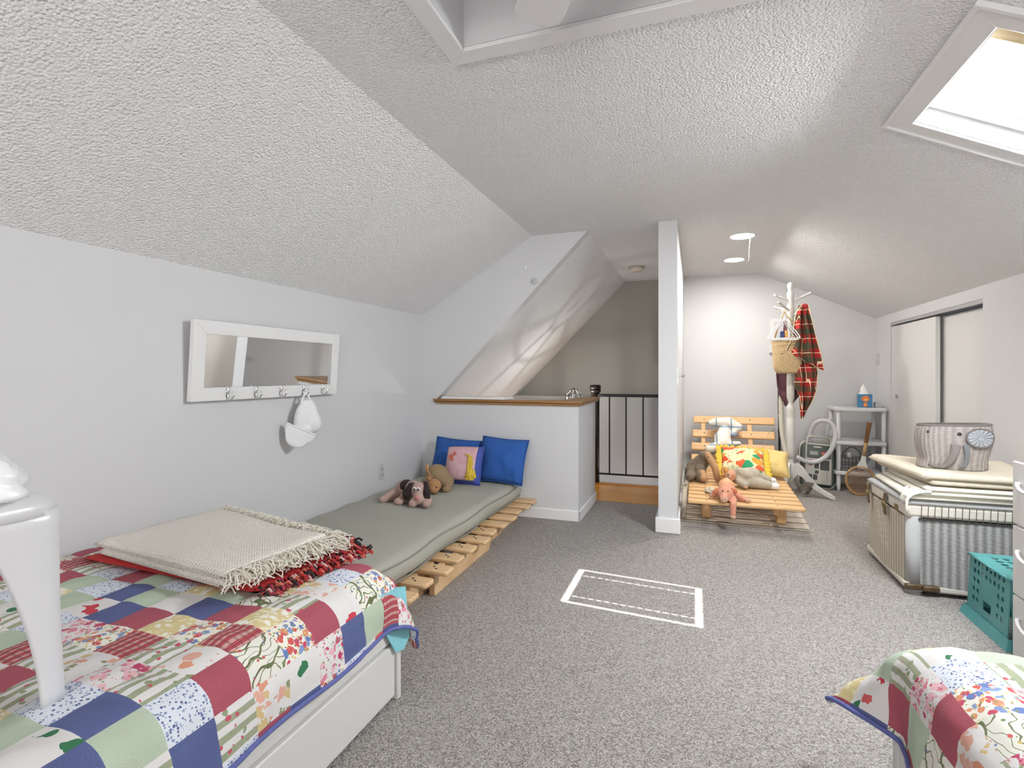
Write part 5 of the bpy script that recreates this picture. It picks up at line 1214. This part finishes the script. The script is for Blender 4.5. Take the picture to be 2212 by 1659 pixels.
b = B(); b.tube(spline([(1.085, 5.93, 0.44), (1.10, 5.90, 0.56), (1.13, 5.87, 0.635), (1.19, 5.84, 0.665), (1.255, 5.82, 0.64), (1.285, 5.80, 0.56), (1.27, 5.78, 0.45), (1.21, 5.76, 0.34), (1.12, 5.75, 0.275), (1.03, 5.76, 0.27), (0.955, 5.80, 0.30)], 8), 0.021, 14); make('hose', b, HM, vc, smooth=True)
b = B(); b.tube(spline([(1.255, 5.90, 0.66), (1.25, 5.90, 0.60), (1.235, 5.92, 0.50)], 5), [0.018] * 11, 12); b.ell((1.255, 5.90, 0.665), 0.02); make('hose_grip', b, WHITE_PLASTIC, vc, smooth=True)
b = B(); b.tube(spline([(1.30, 5.86, 0.42), (1.325, 5.85, 0.25), (1.315, 5.83, 0.10), (1.25, 5.80, 0.015), (1.16, 5.80, 0.008)], 6), 0.004, 6); make('power_cord', b, mat('cord_grey', (0.5, 0.5, 0.48), 0.5), vc, smooth=True)
b = B()
for k in range(7):
    a = k * 0.35; b.tube(spline([(0.90 + 0.008 * k, 5.40, 0.06 + 0.012 * k), (0.93 + 0.01 * k, 5.36, 0.075 + 0.010 * k), (0.985 + 0.008 * k, 5.38, 0.04 + 0.014 * k), (0.96 + 0.006 * k, 5.44, 0.012 + 0.010 * k)], 5), 0.005, 6)
make('coiled_cord', b, mat('brass_cord', (0.20, 0.18, 0.14), 0.35, 0.3), smooth=True, label='coiled dark cord lying at the foot of the coat rack', cat='cord')

# ------------------------------------------------------------------ white corner shelf and the things on and by it
SHX0, SHX1, SHY0, SHY1 = 1.300, 1.700, 5.74, 6.10
sf = thing('plastic_shelf', 'white three tier plastic shelf in the far corner by the closet', 'shelf', (1.5, 5.92, 0))
for z in (0.800, 0.480, 0.190):
    b = B(); pts = [(SHX0 - 0.02, SHY1)]; 
    for k in range(13): t = k / 12; pts.append((SHX0 - 0.02 + (SHX1 - SHX0 + 0.02) * t, SHY0 + 0.03 - 0.045 * math.sin(PI * t)))
    pts.append((SHX1, SHY1)); b.prism([(x, y, z - 0.035) for x, y in pts], (0, 0, 0.035)); make('tier', b, WHITE_PLASTIC, sf, bevel=0.008)
for x in (SHX0 + 0.012, SHX1 - 0.02):
    for y in (SHY0 + 0.055, SHY1 - 0.02):
        for z0, z1 in ((0.0, 0.155), (0.19, 0.445), (0.48, 0.765)):
            b = B(); b.tube([(x, y, z0), (x, y, z0 + 0.02), (x, y, z1)], [0.013, 0.016, 0.020], 12); make('leg', b, WHITE_PLASTIC, sf, smooth=True)
for x in (SHX0 + 0.012, SHX1 - 0.02):
    for z0, z1 in ((0.48, 0.765), (0.19, 0.445)):
        b = B(); s_ = 1 if x < 1.5 else -1; b.prism([(x, SHY1 - 0.02, z0), (x + s_ * 0.075, SHY1 - 0.02, z0), (x, SHY1 - 0.02, z0 + 0.13)], (0, 0.008, 0)); make('brace', b, WHITE_PLASTIC, sf)
TXM = new_mat('tissue_print', 0.5); t_ = NT(TXM); co = t_.obj(); n1 = t_.noise(co, 26.0, 3.0); t_.color(t_.mix(n1, (0.015, 0.05, 0.16), (0.06, 0.30, 0.52)))
tx = thing('tissue_box', 'blue printed tissue box with an orange figure, on top of the white shelf', 'tissue box', (1.555, 5.90, 0.80))
b = B(); b.obox((1.553, 5.895, 0.801 + 0.0625), (0.112, 0.112, 0.125), tri(rz=-8)); make('box', b, TXM, tx, bevel=0.003)
OR = mat('orange_print', (0.62, 0.16, 0.03), 0.5, var=0.4, vs=60); OY = mat('orange_yellow_print', (0.72, 0.36, 0.08), 0.5)
RZ = tri(rz=-8)
def tq(x, z): return tuple(Vector((1.553, 5.895, 0.8635)) + RZ @ Vector((x, -0.0565, z)))
b = B(); b.ell(tq(0, 0.020), (0.034, 0.0015, 0.028), RZ); b.ell(tq(0, -0.036), (0.018, 0.0015, 0.022), RZ); make('figure_print', b, OR, tx)
b = B(); b.ell(tq(0.003, 0.012), (0.020, 0.0025, 0.014), RZ); b.ell(tq(0, -0.038), (0.010, 0.0025, 0.016), RZ); make('figure_print', b, OY, tx)
b = B(); rn = random.Random(3); vs = []
for j in range(7):
    t = j / 6; vs.append([b.v((1.548 + (0.034 * (1 - t) + 0.010) * math.cos(a) * (1 + 0.25 * math.sin(3 * a + j)) - 0.012 * t, 5.895 + (0.022 * (1 - t) + 0.006) * math.sin(a), 0.926 + 0.085 * t * (1 + 0.15 * math.cos(a)))) for a in [2 * PI * i / 14 for i in range(14)]])
for r0, r1 in zip(vs, vs[1:]):
    for i in range(14): b.f([r0[i], r0[(i + 1) % 14], r1[(i + 1) % 14], r1[i]])
b.f(vs[-1]); make('tissue', b, WHITE_CLOTH, tx, smooth=True)
b = B(); b.box(1.635, 1.675, 5.88, 5.93, 0.801, 0.85); make('small_box', b, mat('small_box_grey', (0.5, 0.5, 0.5), 0.4), bevel=0.004, label='tiny grey white box at the right end of the top shelf tier', cat='box')
# wire basket on the lowest tier
wb = thing('wire_basket', 'small dark wire basket with an arched handle on the lowest shelf tier', 'basket', (1.42, 5.86, 0.19)); WR = mat('dark_wire', (0.06, 0.055, 0.05), 0.4, 0.7)
b = B()
for z in (0.195, 0.25, 0.315): b.tube([(1.34, 5.80, z), (1.52, 5.80, z), (1.52, 5.93, z), (1.34, 5.93, z), (1.34, 5.80, z)], 0.0025, 6)
for k in range(7):
    x = 1.34 + 0.03 * k; b.tube([(x, 5.80, 0.195), (x, 5.80, 0.315)], 0.0018, 6); b.tube([(x, 5.93, 0.195), (x, 5.93, 0.315)], 0.0018, 6)
make('wire_body', b, WR, wb)
b = B(); b.tube(spline([(1.36, 5.86, 0.315), (1.375, 5.86, 0.37), (1.44, 5.86, 0.415), (1.50, 5.86, 0.37), (1.515, 5.86, 0.315)], 6), 0.004, 8); make('handle', b, WR, wb, smooth=True)
b = B(); b.tube([(1.405, 5.82, 0.315), (1.405, 5.82, 0.37)], [0.022, 0.018], 12); make('holder', b, mat('frosted_jar', (0.55, 0.53, 0.5), 0.3), wb, smooth=True)
# tennis racket
tr_ = thing('tennis_racket', 'old wooden tennis racket standing head down against the white shelf', 'racket', (1.46, 5.62, 0)); 
RQ = Matrix.Translation((1.447, 5.635, 0.128)) @ Matrix.Rotation(R(9.5), 4, 'Y') @ Matrix.Rotation(R(-6), 4, 'X')
def rq(x, y, z): return tuple(RQ @ Vector((x, y, z)))
ol = [(0.113 * math.sin(a) * (1 - 0.06 * math.cos(a)), 0.0, 0.0 - 0.128 * math.cos(a) + 0.005) for a in [2 * PI * k / 40 for k in range(41)]]
RW = m_wood('racket_wood', (0.42, 0.22, 0.08), (0.52, 0.30, 0.13), (0.25, 0.12, 0.04), 0.3, (10, 10, 10))
b = B(); b.tube([rq(*p) for p in ol], 0.0105, 10, caps=False); make('hoop', b, RW, tr_, smooth=True)
STR_ = mat('gut_strings', (0.34, 0.20, 0.11), 0.6); b = B()
for k in range(-9, 10):
    x = k * 0.0115; e = math.sqrt(max(0, 1 - (x / 0.113) ** 2)) * 0.128; b.tube([rq(x, 0, -e + 0.005), rq(x, 0, e + 0.005)], 0.0016, 5)
    e2 = math.sqrt(max(0, 1 - (k * 0.0130 / 0.128) ** 2)) * 0.113; b.tube([rq(-e2, 0.001, k * 0.0130 + 0.005), rq(e2, 0.001, k * 0.0130 + 0.005)], 0.0016, 5)
make('strings', b, STR_, tr_)
b = B(); b.prism([rq(-0.050, -0.009, 0.118), rq(0.050, -0.009, 0.118), rq(0.020, -0.009, 0.195), rq(0.018, -0.009, 0.24), rq(-0.018, -0.009, 0.24), rq(-0.020, -0.009, 0.195)], Vector(rq(0, 0.009, 0)) - Vector(rq(0, -0.009, 0))); make('throat', b, mat('throat_white', (0.62, 0.62, 0.6), 0.4), tr_, bevel=0.004)
b = B(); b.tube([rq(0, 0, 0.235), rq(0, 0, 0.36)], [0.017, 0.015], 10); make('shaft', b, m_wood('racket_decal', (0.6, 0.4, 0.2), (0.5, 0.28, 0.1), (0.10, 0.05, 0.02), 0.3, (20, 20, 9)), tr_, smooth=True)
b = B(); b.tube([rq(0, 0, 0.36), rq(0, 0, 0.535), rq(0, 0, 0.54), rq(0, 0, 0.552)], [0.0165, 0.019, 0.022, 0.022], 10); make('grip', b, mat('brown_leather_grip', (0.22, 0.10, 0.035), 0.6, var=0.2, vs=40), tr_, smooth=True)

# ------------------------------------------------------------------ wicker trunk, blankets and elephant basket
TX0, TX1, TY0, TY1, TH = 1.03, 1.665, 3.185, 3.815, 0.475
tk = thing('wicker_trunk', 'large weathered wicker trunk with leather latches against the right wall', 'trunk', (1.35, 3.5, 0))
def panel(nm, a, c, z0, z1, m, u0=0.0, th=0.012, out=None, bulge=0.0):
    """upright panel from xy point a to c, uv in metres"""
    b = B(); a = Vector((*a, 0)); c = Vector((*c, 0)); L = (c - a).length; n_ = max(2, int(L / 0.03)); o_ = Vector(out) if out else Vector((0, 0, 0)); G = []
    for i in range(n_ + 1):
        t = i / n_; p = a.lerp(c, t) + Vector((*o_[:2], 0)) * bulge * math.sin(PI * t)
        G.append([(b.v((p.x, p.y, z)), (u0 + t * L, z)) for z in (z0, (z0 * 2 + z1) / 3, (z0 + z1 * 2) / 3, z1)])
    for g0, g1 in zip(G, G[1:]):
        for k in range(3):
            q = [g0[k], g1[k], g1[k + 1], g0[k + 1]]; b.f([x[0] for x in q], [x[1] for x in q])
    return make(nm, b, m, tk, thick=th)
panel('front_panel', (TX0, TY0 + 0.03), (TX0, TY1 - 0.03), 0.045, 0.385, WICKER_CREAM, bulge=0.006, out=(-1, 0, 0))
panel('side_panel', (TX0 + 0.03, TY0), (TX1 - 0.03, TY0), 0.045, 0.385, WICKER_GREY, bulge=0.006, out=(0, -1, 0))
panel('side_panel', (TX0 + 0.03, TY1), (TX1 - 0.03, TY1), 0.045, 0.385, WICKER_GREY)
panel('back_panel', (TX1, TY0 + 0.03), (TX1, TY1 - 0.03), 0.045, 0.385, WICKER_GREY)
for x, y in ((TX0, TY0), (TX0, TY1), (TX1, TY0), (TX1, TY1)):
    b = B(); sx = 1 if x == TX0 else -1; sy = 1 if y == TY0 else -1
    b.tube([(x + sx * 0.030, y + sy * 0.024, 0.0), (x + sx * 0.030, y + sy * 0.024, 0.40)], 0.036, 12); make('corner_post', b, WRAP, tk, smooth=True)
b = B(); b.box(TX0 - 0.012, TX1 + 0.01, TY0 - 0.012, TY1 + 0.012, 0.020, 0.058); make('bottom_band', b, BANDM, tk, bevel=0.012)
b = B(); b.box(TX0 - 0.014, TX1 + 0.012, TY0 - 0.014, TY1 + 0.014, 0.392, TH - 0.012); make('lid', b, BANDM, tk, bevel=0.018)
b = B(); slabp = [(TX0 - 0.02, TY0 - 0.02), (TX1 + 0.015, TY0 - 0.02), (TX1 + 0.015, TY1 + 0.02), (TX0 - 0.02, TY1 + 0.02)]; slab_cloth(b, slabp, TH - 0.022, 0.024, wob=0.0, edge=0.012); make('lid_top', b, WRAP, tk, smooth=True)
b = B()
for k in range(22):
    x = TX0 + 0.05 + k * 0.028; b.tube([(x, TY0 - 0.016, 0.388), (x + 0.002, TY0 - 0.017, 0.458)], 0.0016, 5)
make('lacing', b, LEATHER, tk)
b = B(); b.tube([(TX0 + 0.04, TY0 - 0.013, 0.388), (TX1 - 0.02, TY0 - 0.013, 0.384)], 0.0045, 6); make('seam_cord', b, DARK, tk)
for y in (3.45, 3.74):
    b = B(); b.prism([(TX0 - 0.018, y - 0.022, 0.455), (TX0 - 0.018, y + 0.022, 0.455), (TX0 - 0.024, y + 0.016, 0.40), (TX0 - 0.020, y + 0.018, 0.335), (TX0 - 0.020, y - 0.018, 0.335), (TX0 - 0.024, y - 0.016, 0.40)], (-0.006, 0, 0)); lt = make('latch', b, LEATHER, tk, bevel=0.003)
    b = B(); b.lathe([(0, 0), (0.020, 0), (0.020, 0.008), (0.010, 0.012), (0, 0.012)], (TX0 - 0.026, y, 0.395), 14, tri(ry=-90)); make('buckle', b, mat('old_brass', (0.20, 0.14, 0.06), 0.45, 0.6), lt, smooth=True)
b = B(); b.prism([(TX0 - 0.016, 3.28, 0.43), (TX0 - 0.016, 3.32, 0.43), (TX0 - 0.016, 3.32, 0.40), (TX0 - 0.016, 3.28, 0.40)], (-0.004, 0, 0)); make('hasp', b, mat('old_brass', (0.20, 0.14, 0.06), 0.45, 0.6), tk, bevel=0.002)
for p in ((TX0 + 0.02, TY0 - 0.005), (TX0 + 0.09, TY0 - 0.014)):
    b = B(); b.obox((p[0], p[1], 0.042), (0.075, 0.030, 0.030), tri(rz=8)); make('corner_leather', b, LEATHER, tk, bevel=0.008)
b = B()
for r_i in range(5):
    pts = [(TX0 - 0.009, 3.60 - 0.012 * r_i + t * 0.0 - (k / 10) * 0.16 + 0.03, 0.315 - 0.034 * r_i + 0.012 * math.sin(k * 1.2) - 0.03 * (k / 10)) for k in range(11) for t in (0,)]
    b.tube(spline(pts, 3), 0.004, 6)
make('woven_diamond', b, CREAM_YARN, tk, smooth=True)
# blankets on the trunk
bl = thing('white_blanket', 'folded off-white blanket lying directly on the wicker trunk', 'blanket', (1.35, 3.5, TH))
b = B(); slab_cloth(b, [(1.02, 3.17), (1.68, 3.17), (1.68, 3.80), (1.05, 3.82)], TH + 0.004, 0.026, wob=0.003, seed=3, edge=0.03); slab_cloth(b, [(1.07, 3.165), (1.685, 3.155), (1.68, 3.79), (1.08, 3.80)], TH + 0.028, 0.028, wob=0.004, seed=5, edge=0.02); slab_cloth(b, [(1.10, 3.17), (1.69, 3.16), (1.68, 3.79), (1.10, 3.79)], TH + 0.052, 0.022, wob=0.004, seed=7, edge=0.02)
make('cloth', b, CREAM_CLOTH, bl, smooth=True)
b = B(); G = []
for k in range(9):
    t = k / 8; row = []
    for j in range(13):
        u = j / 12; a = PI / 2 * min(1, t * 1.4); x = 1.12 - 0.105 * math.sin(a) + 0.03 * u; z = TH + 0.052 - 0.055 * (1 - math.cos(a)) - 0.055 * max(0, t - 0.7) / 0.3
        row.append(b.v((x + 0.006 * math.sin(u * 9), 3.16 + 0.20 * u + 0.05 * t * (0.5 - u) * 0, z + 0.004 * math.sin(u * 14 + t * 4))))
    G.append(row)
for r0, r1 in zip(G, G[1:]):
    for j in range(12): b.f([r0[j], r0[j + 1], r1[j + 1], r1[j]])
make('hanging_corner', b, CREAM_CLOTH, bl, smooth=True, thick=0.012)
bk = thing('beige_blanket', 'folded beige knitted blanket, topmost on the wicker trunk, drooping over its corner', 'blanket', (1.35, 3.5, TH + 0.08))
ZB = TH + 0.078
b = B(); slab_cloth(b, [(1.13, 3.19), (1.68, 3.17), (1.69, 3.79), (1.07, 3.86)], ZB, 0.030, wob=0.008, seed=9, edge=0.022); slab_cloth(b, [(1.095, 3.20), (1.68, 3.16), (1.69, 3.80), (1.03, 3.88)], ZB + 0.026, 0.036, wob=0.010, seed=11, edge=0.024)
make('cloth', b, BEIGE_KNIT, bk, smooth=True)
# elephant basket
EX, EY, EZ = 1.305, 3.44, ZB + 0.060
eb = thing('elephant_basket', 'grey wicker basket woven as an elephant with trunk, tusk and ear, on the blankets', 'basket', (EX, EY, EZ))
def ecut(t):
    """half width along x and along y for height fraction t"""
    hw = 0.147 - 0.020 * t + 0.030 * max(0, math.sin(PI * (t - 0.25) / 1.1)) if t > 0.25 else 0.147 - 0.02 * t
    return hw, 0.095 + 0.012 * math.sin(PI * t)
b = B(); rg = []; NS = 48
for k in range(17):
    t = k / 16; hw, hd = ecut(t); row = []
    for i in range(NS + 1):
        a = 2 * PI * i / NS; x = hw * math.copysign(abs(math.cos(a)) ** 0.75, math.cos(a)); y = hd * math.copysign(abs(math.sin(a)) ** 0.75, math.sin(a))
        rib = 0.0022 * math.cos(a * 22)
        row.append((EX + x * (1 + rib / hw) - 0.012 * (1 - t) * 0 + 0.010 * t, EY + y * (1 + rib / hd), EZ + 0.235 * t + 0.006 * math.cos(a + 0.5) * t))
    rg.append(row)
vs = [[b.v(p) for p in r[:-1]] for r in rg]
for k in range(16):
    for i in range(NS):
        j = (i + 1) % NS; b.f([vs[k][i], vs[k][j], vs[k + 1][j], vs[k + 1][i]], [(i * 0.018, k * 0.015), ((i + 1) * 0.018, k * 0.015), ((i + 1) * 0.018, (k + 1) * 0.015), (i * 0.018, (k + 1) * 0.015)])
make('body', b, WICKER_ELE, eb, smooth=True, thick=0.006)
b = B(); b.tube([p for p in rg[16]], 0.0065, 8, caps=False); make('top_rim', b, WICKER_ELE, eb, smooth=True)
b = B(); b.tube([p for p in rg[0]], 0.005, 8, caps=False); make('bottom_rim', b, WICKER_ELE, eb, smooth=True)
def ef(x, z, d=0.006):
    """a point on the basket's camera-side face"""
    t = min(1, max(0, z / 0.235)); hw, hd = ecut(t); cx_ = min(0.98, abs((x - 0.010 * t) / hw)); c_ = cx_ ** (1 / 0.75); y = hd * math.sqrt(max(0.0, 1 - c_ * c_)) ** 0.75
    return (EX + x, EY - y - d, EZ + z)
EARM = m_wicker('ear_wicker', (0.28, 0.30, 0.33), (0.62, 0.64, 0.68), 20.0, 80.0)
b = B(); cen = (0.085, 0.175); rr = [[b.v(ef(cen[0] + 0.062 * q / 5 * math.cos(a) * (1.15 if math.cos(a) > 0 else 1), cen[1] + 0.048 * q / 5 * math.sin(a) - 0.015 * (q / 5) * (math.cos(a) < -0.5) * 0, 0.010)) for a in [2 * PI * i / 24 for i in range(24)]] for q in range(1, 6)]
for r0, r1 in zip(rr, rr[1:]):
    for i in range(24): b.f([r0[i], r0[(i + 1) % 24], r1[(i + 1) % 24], r1[i]], [(i * 0.01, 0.0), ((i + 1) * 0.01, 0.0), ((i + 1) * 0.01, 0.012), (i * 0.01, 0.012)])
b.f(rr[0]); make('ear', b, EARM, eb, smooth=True, thick=0.006)
b = B(); b.tube([ef(cen[0] + 0.062 * math.cos(a) * (1.15 if math.cos(a) > 0 else 1), cen[1] + 0.048 * math.sin(a), 0.012) for a in [2 * PI * i / 24 for i in range(25)]], 0.004, 6); make('ear_rim', b, WICKER_ELE, eb, smooth=True)
b = B(); b.tube(spline([ef(-0.022, 0.140, 0.010), ef(-0.030, 0.10, 0.014), ef(-0.045, 0.06, 0.018), ef(-0.065, 0.030, 0.016), ef(-0.100, 0.020, 0.012), ef(-0.125, 0.030, 0.010)], 6), [0.022 - 0.00045 * k for k in range(31)], 10, flat=0.5); make('trunk', b, WICKER_ELE, eb, smooth=True)
b = B(); b.tube(spline([ef(0.022, 0.140, 0.008), ef(0.026, 0.09, 0.012), ef(0.020, 0.045, 0.014), ef(0.002, 0.028, 0.014), ef(-0.012, 0.034, 0.014)], 6), [0.014 - 0.00035 * k for k in range(25)], 10, flat=0.5); make('tusk', b, EARM, eb, smooth=True)
b = B(); b.ell(ef(-0.004, 0.195, 0.006), (0.010, 0.004, 0.009)); make('eye', b, DARK, eb, smooth=True)
b = B(); b.ell(ef(-0.128, 0.200, 0.004), (0.005, 0.006, 0.008)); make('eye', b, DARK, eb, smooth=True)

# ------------------------------------------------------------------ teal crate, upside down
TEAL = mat('teal_plastic', (0.085, 0.31, 0.31), 0.35, var=0.15, vs=8)
TEAL_D = mat('teal_shadow_plastic', (0.04, 0.24, 0.25), 0.4)
KX0, KX1, KY0, KY1, KH = 1.205, 1.56, 2.665, 3.02, 0.285
ck = thing('milk_crate', 'teal plastic crate turned upside down between the wicker trunk and the white drawer tower', 'crate', (1.38, 2.84, 0))
def holed(b, P, nu, nv, holes, rad, slots=()):
    """flat panel in a 1 x 1 parameter square with round holes; P(u,v) gives the point. holes: set of (i,j) cells"""
    for i in range(nu):
        for j in range(nv):
            u0, u1, v0, v1 = i / nu, (i + 1) / nu, j / nv, (j + 1) / nv
            if (i, j) not in holes: b.quad(P(u0, v0), P(u1, v0), P(u1, v1), P(u0, v1)); continue
            if holes[(i, j)] == 'open': continue
            n_ = 16; inner_, outer_ = [], []
            for k in range(n_):
                a = 2 * PI * k / n_ + PI / 4; c_, s_ = math.cos(a), math.sin(a); m_ = max(abs(c_), abs(s_))
                outer_.append(b.v(P((u0 + u1) / 2 + (u1 - u0) / 2 * c_ / m_, (v0 + v1) / 2 + (v1 - v0) / 2 * s_ / m_)))
                inner_.append(b.v(P((u0 + u1) / 2 + (u1 - u0) / 2 * rad * c_, (v0 + v1) / 2 + (v1 - v0) / 2 * rad * s_)))
            for k in range(n_): b.f([outer_[k], outer_[(k + 1) % n_], inner_[(k + 1) % n_], inner_[k]])
    bmesh.ops.remove_doubles(b.bm, verts=b.bm.verts[:], dist=0.0005)
tp = 0.012
side_h = {}
for i in range(10):
    for j in range(6):
        if j >= 4 and 0 < i < 9: side_h[(i, j)] = 1
        elif j in (1, 2, 3) and (i in (1, 2, 7, 8)): side_h[(i, j)] = 1
for i in (4, 5): side_h[(i, 1)] = 'open'
corners = [((KX0, KY0), (KX0, KY1)), ((KX0, KY0), (KX1, KY0)), ((KX1, KY0), (KX1, KY1)), ((KX0, KY1), (KX1, KY1))]
nrm_ = [(-1, 0), (0, -1), (1, 0), (0, 1)]
for (a, c), (nx_, ny_) in zip(corners, nrm_):
    b = B()
    def P(u, v, a=a, c=c, nx_=nx_, ny_=ny_):
        off = -tp * v; uu = 0.03 + 0.94 * u
        return (a[0] + (c[0] - a[0]) * uu + nx_ * off, a[1] + (c[1] - a[1]) * uu + ny_ * off, 0.035 + (KH - 0.035) * v)
    holed(b, P, 10, 6, side_h, 0.62); make('side', b, TEAL, ck, thick=0.004)
b = B(); holed(b, lambda u, v: (KX0 + tp + (KX1 - KX0 - 2 * tp) * u, KY0 + tp + (KY1 - KY0 - 2 * tp) * v, KH), 8, 8, {(i, j): 1 for i in range(1, 7) for j in range(1, 7)}, 0.68); make('base_panel', b, TEAL, ck, thick=0.004)
b = B(); frz = [(KX0 + 0.008, KY0 + 0.008), (KX1 - 0.008, KY0 + 0.008), (KX1 - 0.008, KY1 - 0.008), (KX0 + 0.008, KY1 - 0.008), (KX0 + 0.008, KY0 + 0.008)]
b.tube([(x, y, KH - 0.004) for x, y in frz], 0.007, 8); make('top_edge', b, TEAL, ck, smooth=True)
b = B()
for z0, z1, o0, o1 in ((0.0, 0.045, 0.020, 0.004),):
    ring0 = [(KX0 - o0, KY0 - o0), (KX1 + o0, KY0 - o0), (KX1 + o0, KY1 + o0), (KX0 - o0, KY1 + o0)]; ring1 = [(KX0 - o1, KY0 - o1), (KX1 + o1, KY0 - o1), (KX1 + o1, KY1 + o1), (KX0 - o1, KY1 + o1)]
    for i in range(4): j = (i + 1) % 4; b.quad((*ring0[i], z0), (*ring0[j], z0), (*ring1[j], z1), (*ring1[i], z1))
bmesh.ops.remove_doubles(b.bm, verts=b.bm.verts[:], dist=0.0005); make('flared_rim', b, TEAL, ck, thick=0.004)
for k in range(4):
    y = KY0 + 0.05 + 0.085 * k; b = B(); b.prism([(KX0 - 0.022, y, 0.0), (KX0 - 0.022, y + 0.006, 0.0), (KX0 - 0.004, y + 0.006, 0.05), (KX0 - 0.004, y, 0.05)], (0.012, 0, 0)); make('rib', b, TEAL, ck)

# ------------------------------------------------------------------ white drawer tower
DX0, DX1, DY0, DY1 = 1.186, 1.58, 2.10, 2.602
dt = thing('drawer_tower', 'white plastic drawer tower at the right edge, in front of the teal crate', 'drawer unit', (1.38, 2.35, 0)); TWM = mat('tower_white', (0.74, 0.735, 0.72), 0.35)
b = B(); b.box(DX0 + 0.012, DX1, DY0, DY1 - 0.003, 0.01, 0.772); make('carcass', b, TWM, dt, bevel=0.004)
b = B(); b.box(DX0 + 0.03, DX1 - 0.02, DY0 + 0.02, DY1 - 0.03, 0.772, 0.782); make('top_tray', b, WHITE_PLASTIC, dt, bevel=0.004)
for z0, z1 in ((0.012, 0.252), (0.258, 0.526), (0.534, 0.778)):
    b = B(); b.box(DX0, DX0 + 0.014, DY0 + 0.002, DY1, z0, z1); dr = make('drawer', b, TWM, dt, bevel=0.004)
    zc = z0 + (z1 - z0) * 0.62; yc = (DY0 + DY1) / 2
    b = B(); b.tube(spline([(DX0 + 0.004, DY1 - 0.045, zc + 0.008), (DX0 - 0.016, DY1 - 0.065, zc + 0.012), (DX0 - 0.028, DY1 - 0.12, zc - 0.006), (DX0 - 0.030, yc, zc - 0.012), (DX0 - 0.028, DY0 + 0.12, zc - 0.006), (DX0 - 0.016, DY0 + 0.065, zc + 0.012), (DX0 + 0.004, DY0 + 0.045, zc + 0.008)], 6), 0.007, 8); make('handle', b, WHITE_PLASTIC, dr, smooth=True)
